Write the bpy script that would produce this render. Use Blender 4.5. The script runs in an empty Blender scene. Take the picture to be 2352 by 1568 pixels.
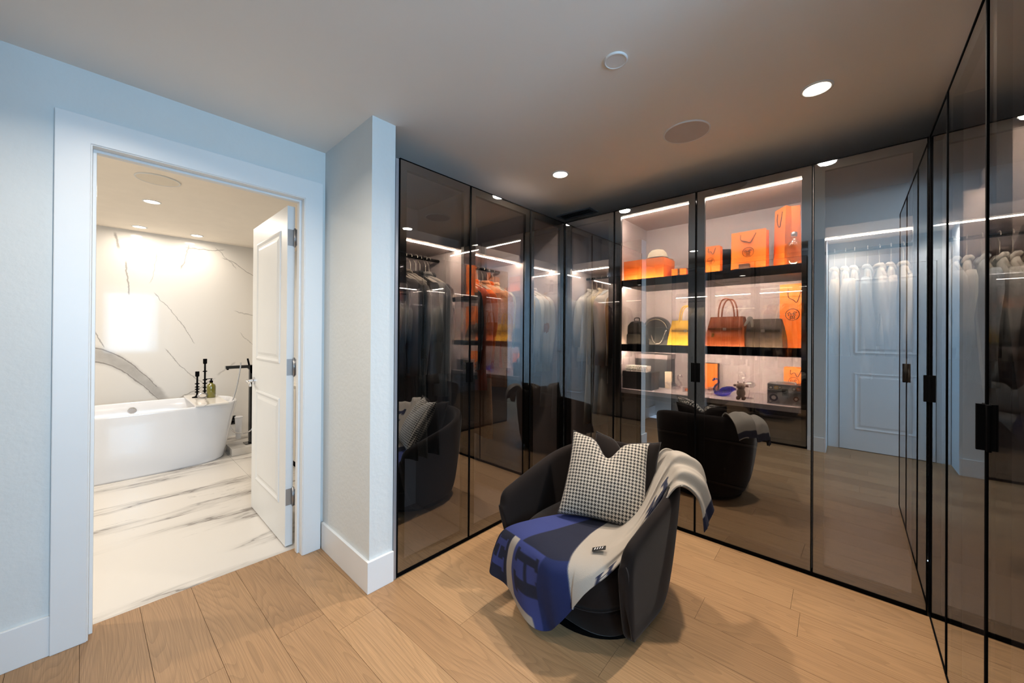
import bpy, bmesh, math, random
from mathutils import Vector, Matrix
random.seed(7)
SC = bpy.context.scene
COL = SC.collection
pi = math.pi

# ------------------------------------------------------------------ camera
YAW, PITCH, ROLL = math.radians(42.468), math.radians(0.163), math.radians(0.376)
fw = Vector((-math.sin(YAW), math.cos(YAW), 0)); rt = Vector((math.cos(YAW), math.sin(YAW), 0)); up = Vector((0, 0, 1))
f2 = fw*math.cos(PITCH)+up*math.sin(PITCH); u2 = up*math.cos(PITCH)-fw*math.sin(PITCH)
r3 = rt*math.cos(ROLL)+u2*math.sin(ROLL); u3 = u2*math.cos(ROLL)-rt*math.sin(ROLL)
cam = bpy.data.objects.new('camera', bpy.data.cameras.new('camera'))
COL.objects.link(cam)
cam.matrix_world = Matrix(((r3.x, u3.x, -f2.x, 0), (r3.y, u3.y, -f2.y, 0), (r3.z, u3.z, -f2.z, 1.3213), (0, 0, 0, 1)))
cam.data.sensor_width = 36; cam.data.lens = 854.06/2352*36
cam.data.shift_y = -(784-765.2)/2352; cam.data.clip_start = .02
SC.camera = cam
# ------------------------------------------------------------------ world, daylight, exposure
W = bpy.data.worlds.new('world'); SC.world = W; W.use_nodes = True
W.node_tree.nodes['Background'].inputs[0].default_value = (.62, .78, 1, 1)
W.node_tree.nodes['Background'].inputs[1].default_value = .8
def area_light(name, loc, rot, sx, sy, power, color, spread=180, shape='RECTANGLE'):
    l = bpy.data.lights.new(name, 'AREA'); l.shape = shape; l.size = sx
    if shape in ('RECTANGLE', 'ELLIPSE'): l.size_y = sy
    l.energy = power; l.color = color; l.spread = math.radians(spread)
    o = bpy.data.objects.new(name, l); COL.objects.link(o); o.location = loc; o.rotation_euler = rot
    return o
area_light('window_daylight', (2.75, .22, 1.55), (0, math.radians(90), 0), 1.6, 1.7, 84, (.44, .73, 1))
SC.view_settings.view_transform = 'Standard'; SC.view_settings.look = 'None'
SC.view_settings.gamma = 1; SC.view_settings.use_curve_mapping = False
SC.view_settings.exposure = 0.88
SC.cycles.max_bounces = 8; SC.cycles.diffuse_bounces = 3; SC.cycles.glossy_bounces = 5; SC.cycles.transparent_max_bounces = 12
SC.cycles.caustics_reflective = False; SC.cycles.caustics_refractive = False
DOWN = 14.0       # closet downlight power
BATH = 8.4      # bathroom downlight power
LED = 165.0       # led strip emission

# ------------------------------------------------------------------ helpers
def lin(c):
    return tuple((v/255/12.92 if v/255 <= .04045 else ((v/255+.055)/1.055)**2.4) for v in c)+(1,)
MATS = {}
def nt(m): return m.node_tree.nodes, m.node_tree.links
def mat(name, col, rough=.5, metal=0, noise=0, scale=8, bump=0, bscale=60, sheen=0, coat=0, spec=.5, stretch=(1, 1, 1), trans=0):
    if name in MATS: return MATS[name]
    m = bpy.data.materials.new(name); m.use_nodes = True; N, L = nt(m); b = N['Principled BSDF']
    c = lin(col); b.inputs['Base Color'].default_value = c
    b.inputs['Roughness'].default_value = rough; b.inputs['Metallic'].default_value = metal
    b.inputs['Sheen Weight'].default_value = sheen; b.inputs['Coat Weight'].default_value = coat
    b.inputs['Specular IOR Level'].default_value = spec; b.inputs['Transmission Weight'].default_value = trans
    if sheen: b.inputs['Sheen Roughness'].default_value = .35
    tc = N.new('ShaderNodeTexCoord'); mp = N.new('ShaderNodeMapping'); mp.inputs['Scale'].default_value = stretch
    L.new(tc.outputs['Object'], mp.inputs[0])
    if not noise: noise = .04
    n = N.new('ShaderNodeTexNoise'); n.inputs['Scale'].default_value = scale; n.inputs['Detail'].default_value = 4
    L.new(mp.outputs[0], n.inputs[0])
    mx = N.new('ShaderNodeMix'); mx.data_type = 'RGBA'
    mx.inputs[6].default_value = tuple(max(0, v*(1-noise)) for v in c[:3])+(1,)
    mx.inputs[7].default_value = tuple(min(1, v*(1+noise)) for v in c[:3])+(1,)
    L.new(n.outputs['Fac'], mx.inputs[0]); L.new(mx.outputs[2], b.inputs['Base Color'])
    if bump:
        n2 = N.new('ShaderNodeTexNoise'); n2.inputs['Scale'].default_value = bscale; n2.inputs['Detail'].default_value = 3
        L.new(mp.outputs[0], n2.inputs[0])
        bp = N.new('ShaderNodeBump'); bp.inputs['Strength'].default_value = bump; bp.inputs['Distance'].default_value = .004
        L.new(n2.outputs['Fac'], bp.inputs['Height']); L.new(bp.outputs[0], b.inputs['Normal'])
    MATS[name] = m; return m
def emit(name, col, strength):
    if name in MATS: return MATS[name]
    m = bpy.data.materials.new(name); m.use_nodes = True; N, L = nt(m); b = N['Principled BSDF']
    b.inputs['Base Color'].default_value = (.8, .8, .8, 1)
    b.inputs['Emission Color'].default_value = lin(col); b.inputs['Emission Strength'].default_value = strength
    MATS[name] = m; return m
def thin_glass(name, tint, r0, refl=(1, 1, 1)):
    m = bpy.data.materials.new(name); m.use_nodes = True; N, L = nt(m); N.remove(N['Principled BSDF'])
    out = N['Material Output']; t = N.new('ShaderNodeBsdfTransparent'); t.inputs[0].default_value = tuple(tint)+(1,)
    if r0 <= 0:
        L.new(t.outputs[0], out.inputs[0]); MATS[name] = m; return m
    g = N.new('ShaderNodeBsdfGlossy'); g.inputs['Roughness'].default_value = 0.0; g.inputs['Color'].default_value = tuple(refl)+(1,)
    lw = N.new('ShaderNodeLayerWeight'); lw.inputs[0].default_value = .5
    p = N.new('ShaderNodeMath'); p.operation = 'POWER'; p.inputs[1].default_value = 4.0; L.new(lw.outputs['Facing'], p.inputs[0])
    a = N.new('ShaderNodeMath'); a.operation = 'MULTIPLY_ADD'; a.inputs[1].default_value = 1-r0; a.inputs[2].default_value = r0
    L.new(p.outputs[0], a.inputs[0])
    mx = N.new('ShaderNodeMixShader'); L.new(a.outputs[0], mx.inputs[0]); L.new(t.outputs[0], mx.inputs[1]); L.new(g.outputs[0], mx.inputs[2])
    L.new(mx.outputs[0], out.inputs[0]); MATS[name] = m; return m

def link(name, me, m, parent=None, smooth=False, loc=None):
    o = bpy.data.objects.new(name, me); COL.objects.link(o)
    if m is not None:
        for k in (m if isinstance(m, (list, tuple)) else [m]): me.materials.append(k)
    if parent: o.parent = parent
    if loc: o.location = loc
    if smooth:
        for p in me.polygons: p.use_smooth = True
    return o
def obj(name, bm, m, parent=None, smooth=False, bevel=0, loc=None, sub=0):
    me = bpy.data.meshes.new(name); bmesh.ops.recalc_face_normals(bm, faces=bm.faces); bm.to_mesh(me); bm.free()
    o = link(name, me, m, parent, smooth, loc)
    if bevel:
        md = o.modifiers.new('bevel', 'BEVEL'); md.width = bevel; md.segments = 2; md.limit_method = 'ANGLE'; md.angle_limit = math.radians(40)
    if sub:
        md = o.modifiers.new('sub', 'SUBSURF'); md.levels = sub; md.render_levels = sub
    return o
def BM(): return bmesh.new()
def box(bm, x0, x1, y0, y1, z0, z1, M4=None, mi=0):
    vs = [bm.verts.new((x, y, z)) for x in (x0, x1) for y in (y0, y1) for z in (z0, z1)]
    if M4:
        for v in vs: v.co = M4 @ v.co
    fs = []
    for q in ((0, 1, 3, 2), (4, 6, 7, 5), (0, 4, 5, 1), (2, 3, 7, 6), (0, 2, 6, 4), (1, 5, 7, 3)):
        f = bm.faces.new([vs[i] for i in q]); f.material_index = mi; fs.append(f)
    return fs
def boxo(name, x0, x1, y0, y1, z0, z1, m, parent=None, bevel=0):
    b = BM(); box(b, x0, x1, y0, y1, z0, z1); return obj(name, b, m, parent, bevel=bevel)
def lathe(bm, prof, n=24, c=(0, 0, 0), cap=True, M4=None):
    rings = []
    for r, z in prof:
        ring = []
        for k in range(n):
            a = 2*pi*k/n; v = Vector((c[0]+r*math.cos(a), c[1]+r*math.sin(a), c[2]+z))
            if M4: v = M4 @ v
            ring.append(bm.verts.new(v))
        rings.append(ring)
    for i in range(len(rings)-1):
        for k in range(n): bm.faces.new((rings[i][k], rings[i][(k+1) % n], rings[i+1][(k+1) % n], rings[i+1][k]))
    if cap:
        bm.faces.new(rings[0][::-1]); bm.faces.new(rings[-1])
def tube(bm, pts, r, n=8, closed=False, taper=None):
    pts = [Vector(p) for p in pts]; rings = []; N_ = len(pts); prev = None
    for i, p in enumerate(pts):
        a = pts[i-1] if (i > 0 or closed) else pts[i]; b = pts[(i+1) % N_] if (i < N_-1 or closed) else pts[i]
        d = (b-a).normalized() if (b-a).length > 1e-9 else Vector((0, 0, 1))
        if prev is None:
            s = d.cross(Vector((0, 0, 1)))
            if s.length < .05: s = d.cross(Vector((1, 0, 0)))
        else: s = prev-d*prev.dot(d)
        s.normalize(); prev = s; t = d.cross(s)
        rr = r if taper is None else r*taper(i/(N_-1))
        rings.append([bm.verts.new(p+(s*math.cos(2*pi*k/n)+t*math.sin(2*pi*k/n))*rr) for k in range(n)])
    m = N_ if closed else N_-1
    for i in range(m):
        A, B = rings[i], rings[(i+1) % N_]
        for k in range(n): bm.faces.new((A[k], A[(k+1) % n], B[(k+1) % n], B[k]))
    if not closed:
        bm.faces.new(rings[0][::-1]); bm.faces.new(rings[-1])
def prism(bm, poly, axis, a, b):
    def mk(p, d): return {'x': (d, p[0], p[1]), 'y': (p[0], d, p[1]), 'z': (p[0], p[1], d)}[axis]
    A = [bm.verts.new(mk(p, a)) for p in poly]; B = [bm.verts.new(mk(p, b)) for p in poly]; n = len(poly)
    bm.faces.new(A[::-1]); bm.faces.new(B)
    for k in range(n): bm.faces.new((A[k], A[(k+1) % n], B[(k+1) % n], B[k]))
def loft(bm, rings, cap=True, closed_u=True):
    R = [[bm.verts.new(p) for p in r] for r in rings]; n = len(R[0])
    for i in range(len(R)-1):
        for k in range(n if closed_u else n-1):
            bm.faces.new((R[i][k], R[i][(k+1) % n], R[i+1][(k+1) % n], R[i+1][k]))
    if cap and closed_u:
        bm.faces.new(R[0][::-1]); bm.faces.new(R[-1])
    return R
def cr(pts, n=8, closed=False):
    P = [Vector(p) for p in pts]; out = []; m = len(P)
    def g(i): return P[i % m] if closed else P[max(0, min(m-1, i))]
    for i in range(m if closed else m-1):
        p0, p1, p2, p3 = g(i-1), g(i), g(i+1), g(i+2)
        for k in range(n):
            t = k/n
            out.append(.5*((2*p1)+(p2-p0)*t+(2*p0-5*p1+4*p2-p3)*t*t+(3*p1-p0-3*p2+p3)*t**3))
    if not closed: out.append(P[-1])
    return out
def struct(o): o['kind'] = 'structure'; return o
def tag(o, label, cat, group=None):
    o['label'] = label; o['category'] = cat
    if group: o['group'] = group
    return o
def thing(name, label, cat, loc=(0, 0, 0), rz=0, group=None):
    o = bpy.data.objects.new(name, None); COL.objects.link(o); o.location = loc; o.rotation_euler = (0, 0, rz)
    o.empty_display_size = .1
    return tag(o, label, cat, group)
def dup(root, loc, rz, label, group=None):
    r = root.copy(); COL.objects.link(r); r.location = loc; r.rotation_euler = (0, 0, rz); r['label'] = label
    if group: r['group'] = group
    for ch in list(root.children):
        c = ch.copy(); COL.objects.link(c); c.parent = r
        for g in ch.children:
            d = g.copy(); COL.objects.link(d); d.parent = c
    return r

# ------------------------------------------------------------------ materials
M_wall = mat('textured_plaster', (219, 223, 222), .75, bump=.35, bscale=45, noise=.03, scale=6)
M_paint = mat('white_satin_paint', (232, 234, 234), .38, noise=.015)
M_ceil = mat('ceiling_paint', (238, 234, 228), .9, noise=.015, scale=2)
M_black = mat('black_aluminium', (9, 9, 10), .65, spec=.03)
M_frame = mat('bronze_frame', (26, 26, 25), .5, metal=.2)
M_lam = mat('warm_grey_laminate', (196, 184, 182), .55, noise=.05, scale=5, stretch=(6, 6, .6))
M_dark = mat('dark_oak_laminate', (46, 40, 38), .45, noise=.12, scale=9, stretch=(1, 8, 8))
M_alu = mat('pale_aluminium', (176, 180, 188), .35, metal=.6)
M_chrome = mat('polished_chrome', (215, 215, 218), .08, metal=1)
M_steel = mat('satin_nickel', (172, 172, 174), .3, metal=.9)
M_gun = mat('gunmetal', (70, 72, 74), .2, metal=.9)
M_glass = thin_glass('smoked_reflective_glass', (.52, .508, .495), .28, (.93, .96, 1))
M_tint = thin_glass('smoked_glass_back', (.80, .79, .78), 0)
M_clear = thin_glass('crystal_clear', (.93, .93, .95), .12)
M_bglass = thin_glass('cobalt_crystal', (.10, .14, .85), .10)
M_window = thin_glass('window_pane', (.97, .98, 1), .05)
M_led = emit('led_strip_light', (255, 236, 214), LED*.62)
M_lens = emit('downlight_lens', (255, 238, 212), 14)
M_orange = mat('orange_paper', (250, 128, 34), .6, noise=.02)
M_orange2 = mat('orange_card', (246, 120, 28), .65, noise=.02)
M_brown = mat('dark_brown_ribbon', (52, 26, 16), .6)

# floor oak
def oak():
    m = bpy.data.materials.new('oak_plank'); m.use_nodes = True; N, L = nt(m); b = N['Principled BSDF']
    tc = N.new('ShaderNodeTexCoord'); oi = N.new('ShaderNodeObjectInfo')
    mp = N.new('ShaderNodeMapping'); mp.inputs['Scale'].default_value = (.55, 5.5, 1); L.new(tc.outputs['Object'], mp.inputs[0])
    cb = N.new('ShaderNodeCombineXYZ'); mu = N.new('ShaderNodeMath'); mu.operation = 'MULTIPLY'; mu.inputs[1].default_value = 47
    L.new(oi.outputs['Random'], mu.inputs[0]); L.new(mu.outputs[0], cb.inputs[0]); L.new(mu.outputs[0], cb.inputs[2])
    ad = N.new('ShaderNodeVectorMath'); L.new(mp.outputs[0], ad.inputs[0]); L.new(cb.outputs[0], ad.inputs[1])
    n1 = N.new('ShaderNodeTexNoise'); n1.inputs['Scale'].default_value = 1.2; n1.inputs['Detail'].default_value = 1.0; L.new(ad.outputs[0], n1.inputs[0])
    # cathedral grain: contour lines of a stretched noise
    k = N.new('ShaderNodeMath'); k.operation = 'MULTIPLY'; k.inputs[1].default_value = 30; L.new(n1.outputs['Fac'], k.inputs[0])
    fr = N.new('ShaderNodeMath'); fr.operation = 'FRACT'; L.new(k.outputs[0], fr.inputs[0])
    r1 = N.new('ShaderNodeValToRGB'); r1.color_ramp.elements[0].position = .0; r1.color_ramp.elements[0].color = (.55, .55, .55, 1)
    r1.color_ramp.elements[1].position = .55; r1.color_ramp.elements[1].color = (1, 1, 1, 1); L.new(fr.outputs[0], r1.inputs[0])
    mp2 = N.new('ShaderNodeMapping'); mp2.inputs['Scale'].default_value = (1.3, 110, 1); L.new(tc.outputs['Object'], mp2.inputs[0])
    n2 = N.new('ShaderNodeTexNoise'); n2.inputs['Scale'].default_value = 3; n2.inputs['Detail'].default_value = 5; L.new(mp2.outputs[0], n2.inputs[0])
    base = N.new('ShaderNodeValToRGB'); e = base.color_ramp.elements
    e[0].color = lin((160, 124, 88)); e[1].color = lin((178, 141, 102)); L.new(oi.outputs['Random'], base.inputs[0])
    m1 = N.new('ShaderNodeMix'); m1.data_type = 'RGBA'; m1.blend_type = 'MULTIPLY'; m1.inputs[0].default_value = .40
    L.new(base.outputs[0], m1.inputs[6]); L.new(r1.outputs[0], m1.inputs[7])
    m2 = N.new('ShaderNodeMix'); m2.data_type = 'RGBA'; m2.blend_type = 'OVERLAY'; m2.inputs[0].default_value = .42
    L.new(m1.outputs[2], m2.inputs[6]); L.new(n2.outputs['Fac'], m2.inputs[7])
    # knots
    mp3 = N.new('ShaderNodeMapping'); mp3.inputs['Scale'].default_value = (1.5, 2.4, 1); L.new(tc.outputs['Object'], mp3.inputs[0])
    ad3 = N.new('ShaderNodeVectorMath'); L.new(mp3.outputs[0], ad3.inputs[0]); L.new(cb.outputs[0], ad3.inputs[1])
    v = N.new('ShaderNodeTexVoronoi'); v.inputs['Scale'].default_value = 1.0; L.new(ad3.outputs[0], v.inputs[0])
    rk = N.new('ShaderNodeValToRGB'); rk.color_ramp.elements[0].position = .012; rk.color_ramp.elements[0].color = (.25, .17, .1, 1)
    rk.color_ramp.elements[1].position = .04; rk.color_ramp.elements[1].color = (1, 1, 1, 1); L.new(v.outputs['Distance'], rk.inputs[0])
    m3 = N.new('ShaderNodeMix'); m3.data_type = 'RGBA'; m3.blend_type = 'MULTIPLY'; m3.inputs[0].default_value = .8
    L.new(m2.outputs[2], m3.inputs[6]); L.new(rk.outputs[0], m3.inputs[7]); L.new(m3.outputs[2], b.inputs['Base Color'])
    b.inputs['Roughness'].default_value = .42; b.inputs['Specular IOR Level'].default_value = .35
    bp = N.new('ShaderNodeBump'); bp.inputs['Strength'].default_value = .12; bp.inputs['Distance'].default_value = .002
    L.new(n2.outputs['Fac'], bp.inputs['Height']); L.new(bp.outputs[0], b.inputs['Normal'])
    return m
M_oak = oak()

def marble(name, wall):
    m = bpy.data.materials.new(name); m.use_nodes = True; N, L = nt(m); b = N['Principled BSDF']
    tc = N.new('ShaderNodeTexCoord'); sx = N.new('ShaderNodeSeparateXYZ'); L.new(tc.outputs['Object'], sx.inputs[0])
    def mth(op, a, bb=None, c=None):
        n = N.new('ShaderNodeMath'); n.operation = op
        for i, v in enumerate((a, bb, c)):
            if v is None: continue
            if isinstance(v, (int, float)): n.inputs[i].default_value = v
            else: L.new(v, n.inputs[i])
        return n.outputs[0]
    def ss(x, a, c):   # 1 below a, 0 above c
        n = N.new('ShaderNodeMapRange'); n.interpolation_type = 'SMOOTHSTEP'; L.new(x, n.inputs[0])
        n.inputs[1].default_value = a; n.inputs[2].default_value = c; n.inputs[3].default_value = 1; n.inputs[4].default_value = 0
        return n.outputs[0]
    def noise(vec, s, d=4, r=.55):
        n = N.new('ShaderNodeTexNoise'); n.inputs['Scale'].default_value = s; n.inputs['Detail'].default_value = d; n.inputs['Roughness'].default_value = r
        L.new(vec, n.inputs[0]); return n.outputs['Fac']
    masks = []
    mp = N.new('ShaderNodeMapping')
    if wall:
        Y, Z = sx.outputs['Y'], sx.outputs['Z']; P = tc.outputs['Object']
        wob = mth('SUBTRACT', noise(P, 3.2, 5), .5); wob2 = mth('SUBTRACT', noise(P, 11, 4), .5)
        # broad grey sweep: z falls along y, z = 1.04 - 1.15*(y+.02)^1.6 style band between two curves
        t = mth('ADD', Y, mth('MULTIPLY', wob2, .05))
        sq = mth('MULTIPLY', mth('POWER', mth('MAXIMUM', mth('ADD', t, .10), 0.0), 1.7), 1.45)
        ctr = mth('SUBTRACT', 1.08, sq)
        d = mth('ABSOLUTE', mth('SUBTRACT', mth('ADD', Z, mth('MULTIPLY', wob, .06)), ctr))
        band = mth('MULTIPLY', ss(d, .04, .12), mth('ADD', .35, mth('MULTIPLY', noise(P, 7, 5), .8)))
        band = mth('MULTIPLY', band, mth('MULTIPLY', ss(mth('MULTIPLY', Y, -1), .08, .25), ss(Y, .42, .55)))
        masks.append((band, .6))
        e = mth('ABSOLUTE', mth('SUBTRACT', d, .07)); masks.append((mth('MULTIPLY', ss(e, .004, .012), mth('MULTIPLY', ss(Y, .38, .46), ss(mth('MULTIPLY', Y, -1), .1, .2))), .75))
        # thin veins as wandering lines
        for (y0, z0, y1, z1, wd, s) in ((.40, 1.75, .72, 1.22, .005, .55), (.47, 1.09, .63, .89, .005, .55), (.62, .90, .80, .70, .005, .5), (.62, .55, .90, .72, .006, .5),
                                     (.137, 2.06, .19, 1.76, .008, .6), (.06, 2.36, .08, 2.25, .012, .6), (.40, 2.2, .35, 1.9, .004, .4), (1.02, 2.25, 1.36, 2.05, .006, .55),
                                     (.60, 2.10, .66, 2.33, .006, .6), (.66, 2.33, .97, 2.36, .006, .6), (.95, 2.36, 1.10, 2.16, .005, .4), (-.12, 1.45, -.02, 1.18, .006, .6), (1.15, 1.6, 1.3, 1.55, .006, .4), (1.2, 1.3, 1.35, 1.1, .004, .4), (.98, .8, 1.1, .92, .012, .3)):
            dy, dz = y1-y0, z1-z0; l = math.hypot(dy, dz); ny, nz = -dz/l, dy/l; ty, tz = dy/l, dz/l
            pd = mth('ADD', mth('MULTIPLY', mth('SUBTRACT', Y, y0), ny), mth('MULTIPLY', mth('SUBTRACT', Z, z0), nz))
            al = mth('ADD', mth('MULTIPLY', mth('SUBTRACT', Y, y0), ty), mth('MULTIPLY', mth('SUBTRACT', Z, z0), tz))
            pd = mth('ABSOLUTE', mth('ADD', pd, mth('MULTIPLY', mth('ADD', wob, mth('MULTIPLY', wob2, .22)), .12)))
            g = mth('MULTIPLY', ss(mth('MULTIPLY', al, -1), 0, .05), ss(al, l, l+.05))
            masks.append((mth('MULTIPLY', ss(pd, wd*.25, wd*1.3), g), s))
    else:
        mp.inputs['Rotation'].default_value = (0, 0, math.radians(17)); mp.inputs['Scale'].default_value = (2.6, .42, 1)
        L.new(tc.outputs['Object'], mp.inputs[0])
        n0 = noise(mp.outputs[0], 1.0, 6, .62); d = mth('ABSOLUTE', mth('SUBTRACT', n0, .5))
        gate = ss(mth('MULTIPLY', noise(mp.outputs[0], .8, 2), -1), -.56, -.47)
        masks.append((mth('MULTIPLY', ss(d, .003, .018), gate), .85))
        n1 = noise(mp.outputs[0], 1.9, 6, .6); d1 = mth('ABSOLUTE', mth('SUBTRACT', n1, .46)); masks.append((mth('MULTIPLY', ss(d1, .001, .008), gate), .35))
        masks.append((mth('MULTIPLY', ss(d, .01, .07), gate), .38))
    tot = None
    for mk, s in masks:
        q = mth('MULTIPLY', mk, s); tot = q if tot is None else mth('MAXIMUM', tot, q)
    mx = N.new('ShaderNodeMix'); mx.data_type = 'RGBA'; mx.inputs[6].default_value = lin((236, 231, 224) if wall else (222, 216, 208)); mx.inputs[7].default_value = lin((112, 104, 98))
    L.new(tot, mx.inputs[0]); L.new(mx.outputs[2], b.inputs['Base Color'])
    b.inputs['Roughness'].default_value = .06 if wall else .22; b.inputs['Specular IOR Level'].default_value = .28
    return m
M_mwall = marble('marble_wall', True); M_mfloor = marble('marble_floor', False)

# ------------------------------------------------------------------ the shell of the room
XL, YW, YW2, XP = -2.423, .9163, 1.0474, -1.8186
XA, YC, XD, ZC, H = -1.808, 2.6324, .27, 2.272, 2.44
XT = -2.523
YE = -.66
DY0, DY1, DZ = -.043, .793, 2.12      # bathroom door opening

# floor: a dark subfloor with oak boards laid on it, running nearly along x
fl = struct(boxo('floor', XT, 2.52, YE, 3.30, -.05, -.012, mat('subfloor', (70, 50, 34), .9)))
ang = math.atan(.027)
def clip(poly, x0, x1, y0, y1):
    for ax, val, sg in ((0, x0, 1), (0, x1, -1), (1, y0, 1), (1, y1, -1)):
        out = []
        for i in range(len(poly)):
            a, b = poly[i], poly[(i+1) % len(poly)]
            ia, ib = (a[ax]-val)*sg >= 0, (b[ax]-val)*sg >= 0
            if ia: out.append(a)
            if ia != ib:
                t = (val-a[ax])/(b[ax]-a[ax]); out.append((a[0]+t*(b[0]-a[0]), a[1]+t*(b[1]-a[1])))
        poly = out
        if len(poly) < 3: return []
    return poly
PW = .188; ca, sa = math.cos(ang), math.sin(ang)
known = {4: [-2.18], 3: [-1.66], 5: [-1.28], 2: [-1.81], 10: [-.12, 1.8]}
for row in range(-6, 19):
    v0 = .119+2.51*sa+row*PW
    rnd = random.Random(row*13+5)
    cuts = known.get(row, [])
    if not cuts: cuts = [-3+rnd.uniform(0, 1.9)]
    xs = sorted(cuts)
    while xs[0] > -2.6: xs.insert(0, xs[0]-rnd.uniform(1.4, 2.1))
    while xs[-1] < 2.7: xs.append(xs[-1]+rnd.uniform(1.3, 2.1))
    for i in range(len(xs)-1):
        u0, u1, g = xs[i]+.0006, xs[i+1]-.0006, .0007
        poly = [(u*ca-v*sa, u*sa+v*ca) for u, v in ((u0, v0+g), (u1, v0+g), (u1, v0+PW-g), (u0, v0+PW-g))]
        poly = clip(poly, XT, 2.5, YE+.001, 3.28)
        if len(poly) < 3: continue
        cx = sum(p[0] for p in poly)/len(poly); cy = sum(p[1] for p in poly)/len(poly)
        loc = []
        for px, py in poly:
            dx, dy = px-cx, py-cy; loc.append((dx*ca+dy*sa, -dx*sa+dy*ca))
        b = BM(); prism(b, loc, 'z', -.012, 0)
        o = obj('floor_plank', b, M_oak, fl, loc=(cx, cy, 0)); o.rotation_euler[2] = ang
bf = struct(boxo('floor_bathroom', -5.88, XT, -2.1, 1.75, -.05, -.006, mat('tile_grout', (196, 190, 182), .9)))
for i, y in enumerate((-2.1, -1.5, -.3, .9)):
    y1 = (-1.5, -.3, .9, 1.75)[i]
    for x0, x1 in ((-5.86, -4.87), (-4.87, -3.67), (-3.67, XT)):
        boxo('floor_tile', x0+.0008, x1-.0008, y+.0008, y1-.0008, -.006, 0, M_mfloor, bf)

def opening_wall(name, x0, x1, ya, yb, oy0, oy1, oz, m):
    b = BM(); box(b, x0, x1, ya, oy0, 0, H); box(b, x0, x1, oy1, yb, 0, H); box(b, x0, x1, oy0, oy1, oz, H)
    bmesh.ops.remove_doubles(b, verts=b.verts, dist=1e-5)
    return struct(obj(name, b, m))
opening_wall('wall_left', XT, XL, -2.1, 3.30, DY0-.012, DY1+.012, DZ+.012, M_wall)
struct(boxo('wall_wing', XL, XP, YW, YW2, 0, H, M_wall))
struct(boxo('wall_back', XT, 1.0, 3.30, 3.40, 0, H, M_wall))
struct(boxo('wall_right', .90, 2.5, 1.12, 1.22, 0, H, M_wall))
struct(boxo('wall_right_rear', .90, 1.0, 1.22, 3.30, 0, H, M_wall))
struct(boxo('ceiling', XT, 2.6, -2.1, 3.40, H, H+.1, M_ceil))
struct(boxo('ceiling_bathroom', -5.98, XT, -2.1, 1.85, H, H+.1, mat('bath_ceiling_paint', (248, 238, 224), .9)))
struct(boxo('wall_bathroom_marble', -5.98, -5.86, -2.1, 1.85, 0, H, M_mwall))
struct(boxo('wall_bathroom_right', -5.86, XT, 1.75, 1.85, 0, H, M_paint))
struct(boxo('wall_bathroom_left', -5.98, XT, -2.2, -2.1, 0, H, M_paint))
# entry side, behind the camera, seen in the mirror glass
struct(boxo('wall_entry', -.22, 2.6, YE-.1, YE, 0, H, M_wall))
struct(boxo('wall_entry_return', -.385, -.22, YE-.1, -.28, 0, H, M_wall))
struct(boxo('wall_rear', XT, -.385, -.99, -.90, 0, H, M_wall))
# window wall of the bedroom beyond the opening
b = BM()
box(b, 2.5, 2.6, YE, 1.22, 0, .75); box(b, 2.5, 2.6, YE, 1.22, 2.39, H); box(b, 2.5, 2.6, YE, -.50, .75, 2.39); box(b, 2.5, 2.6, 1.0, 1.22, .75, 2.39)
struct(obj('wall_window', b, M_wall))
b = BM()
for y0, y1 in ((-.50, -.45), (-.03, .03), (.84, .88), (.95, 1.0)): box(b, 2.51, 2.57, y0, y1, .75, 2.39)
for z0, z1 in ((.75, .80), (2.34, 2.39)): box(b, 2.51, 2.57, -.5, 1.0, z0, z1)
wf = struct(obj('window_1', b, M_paint))
boxo('pane', 2.535, 2.541, -.45, .95, .80, 2.34, M_window, wf)

# baseboards and casing
BH = .16
def baseboard(name, x0, x1, y0, y1, h=BH): return struct(boxo(name, x0, x1, y0, y1, 0, h, M_paint, bevel=.002))
baseboard('baseboard_left', XL, XL+.014, -.9, DY0-.103)
b = BM(); prism(b, [(XL+.02, YW), (XL+.02, YW-.015), (XP+.016, YW-.015), (XP+.016, YW2-.001), (XP, YW2-.001), (XP, YW)], 'z', 0, BH)
struct(obj('baseboard_wing', b, M_paint, bevel=.002))
b = BM(); c = .104
prism(b, [(DY0-c, 0), (DY0-c, DZ+.118), (DY1+c, DZ+.118), (DY1+c, 0), (DY1+.004, 0), (DY1+.004, DZ+.004), (DY0-.004, DZ+.004), (DY0-.004, 0)], 'x', XL, XL+.022)
cas = struct(obj('trim_1', b, M_paint, bevel=.003)); 
b = BM(); prism(b, [(DY0-.012, 0), (DY0-.012, DZ+.012), (DY1+.012, DZ+.012), (DY1+.012, 0), (DY1, 0), (DY1, DZ), (DY0, DZ), (DY0, 0)], 'x', XT-.004, XL+.016)
obj('jamb', b, M_paint, cas, bevel=.0015)
b = BM(); prism(b, [(DY0, 0), (DY0, DZ), (DY1, DZ), (DY1, 0), (DY1-.012, 0), (DY1-.012, DZ-.012), (DY0+.012, DZ-.012), (DY0+.012, 0)], 'x', XT+.035, XT+.07)
obj('door_stop', b, M_paint, cas, bevel=.0015)

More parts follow.
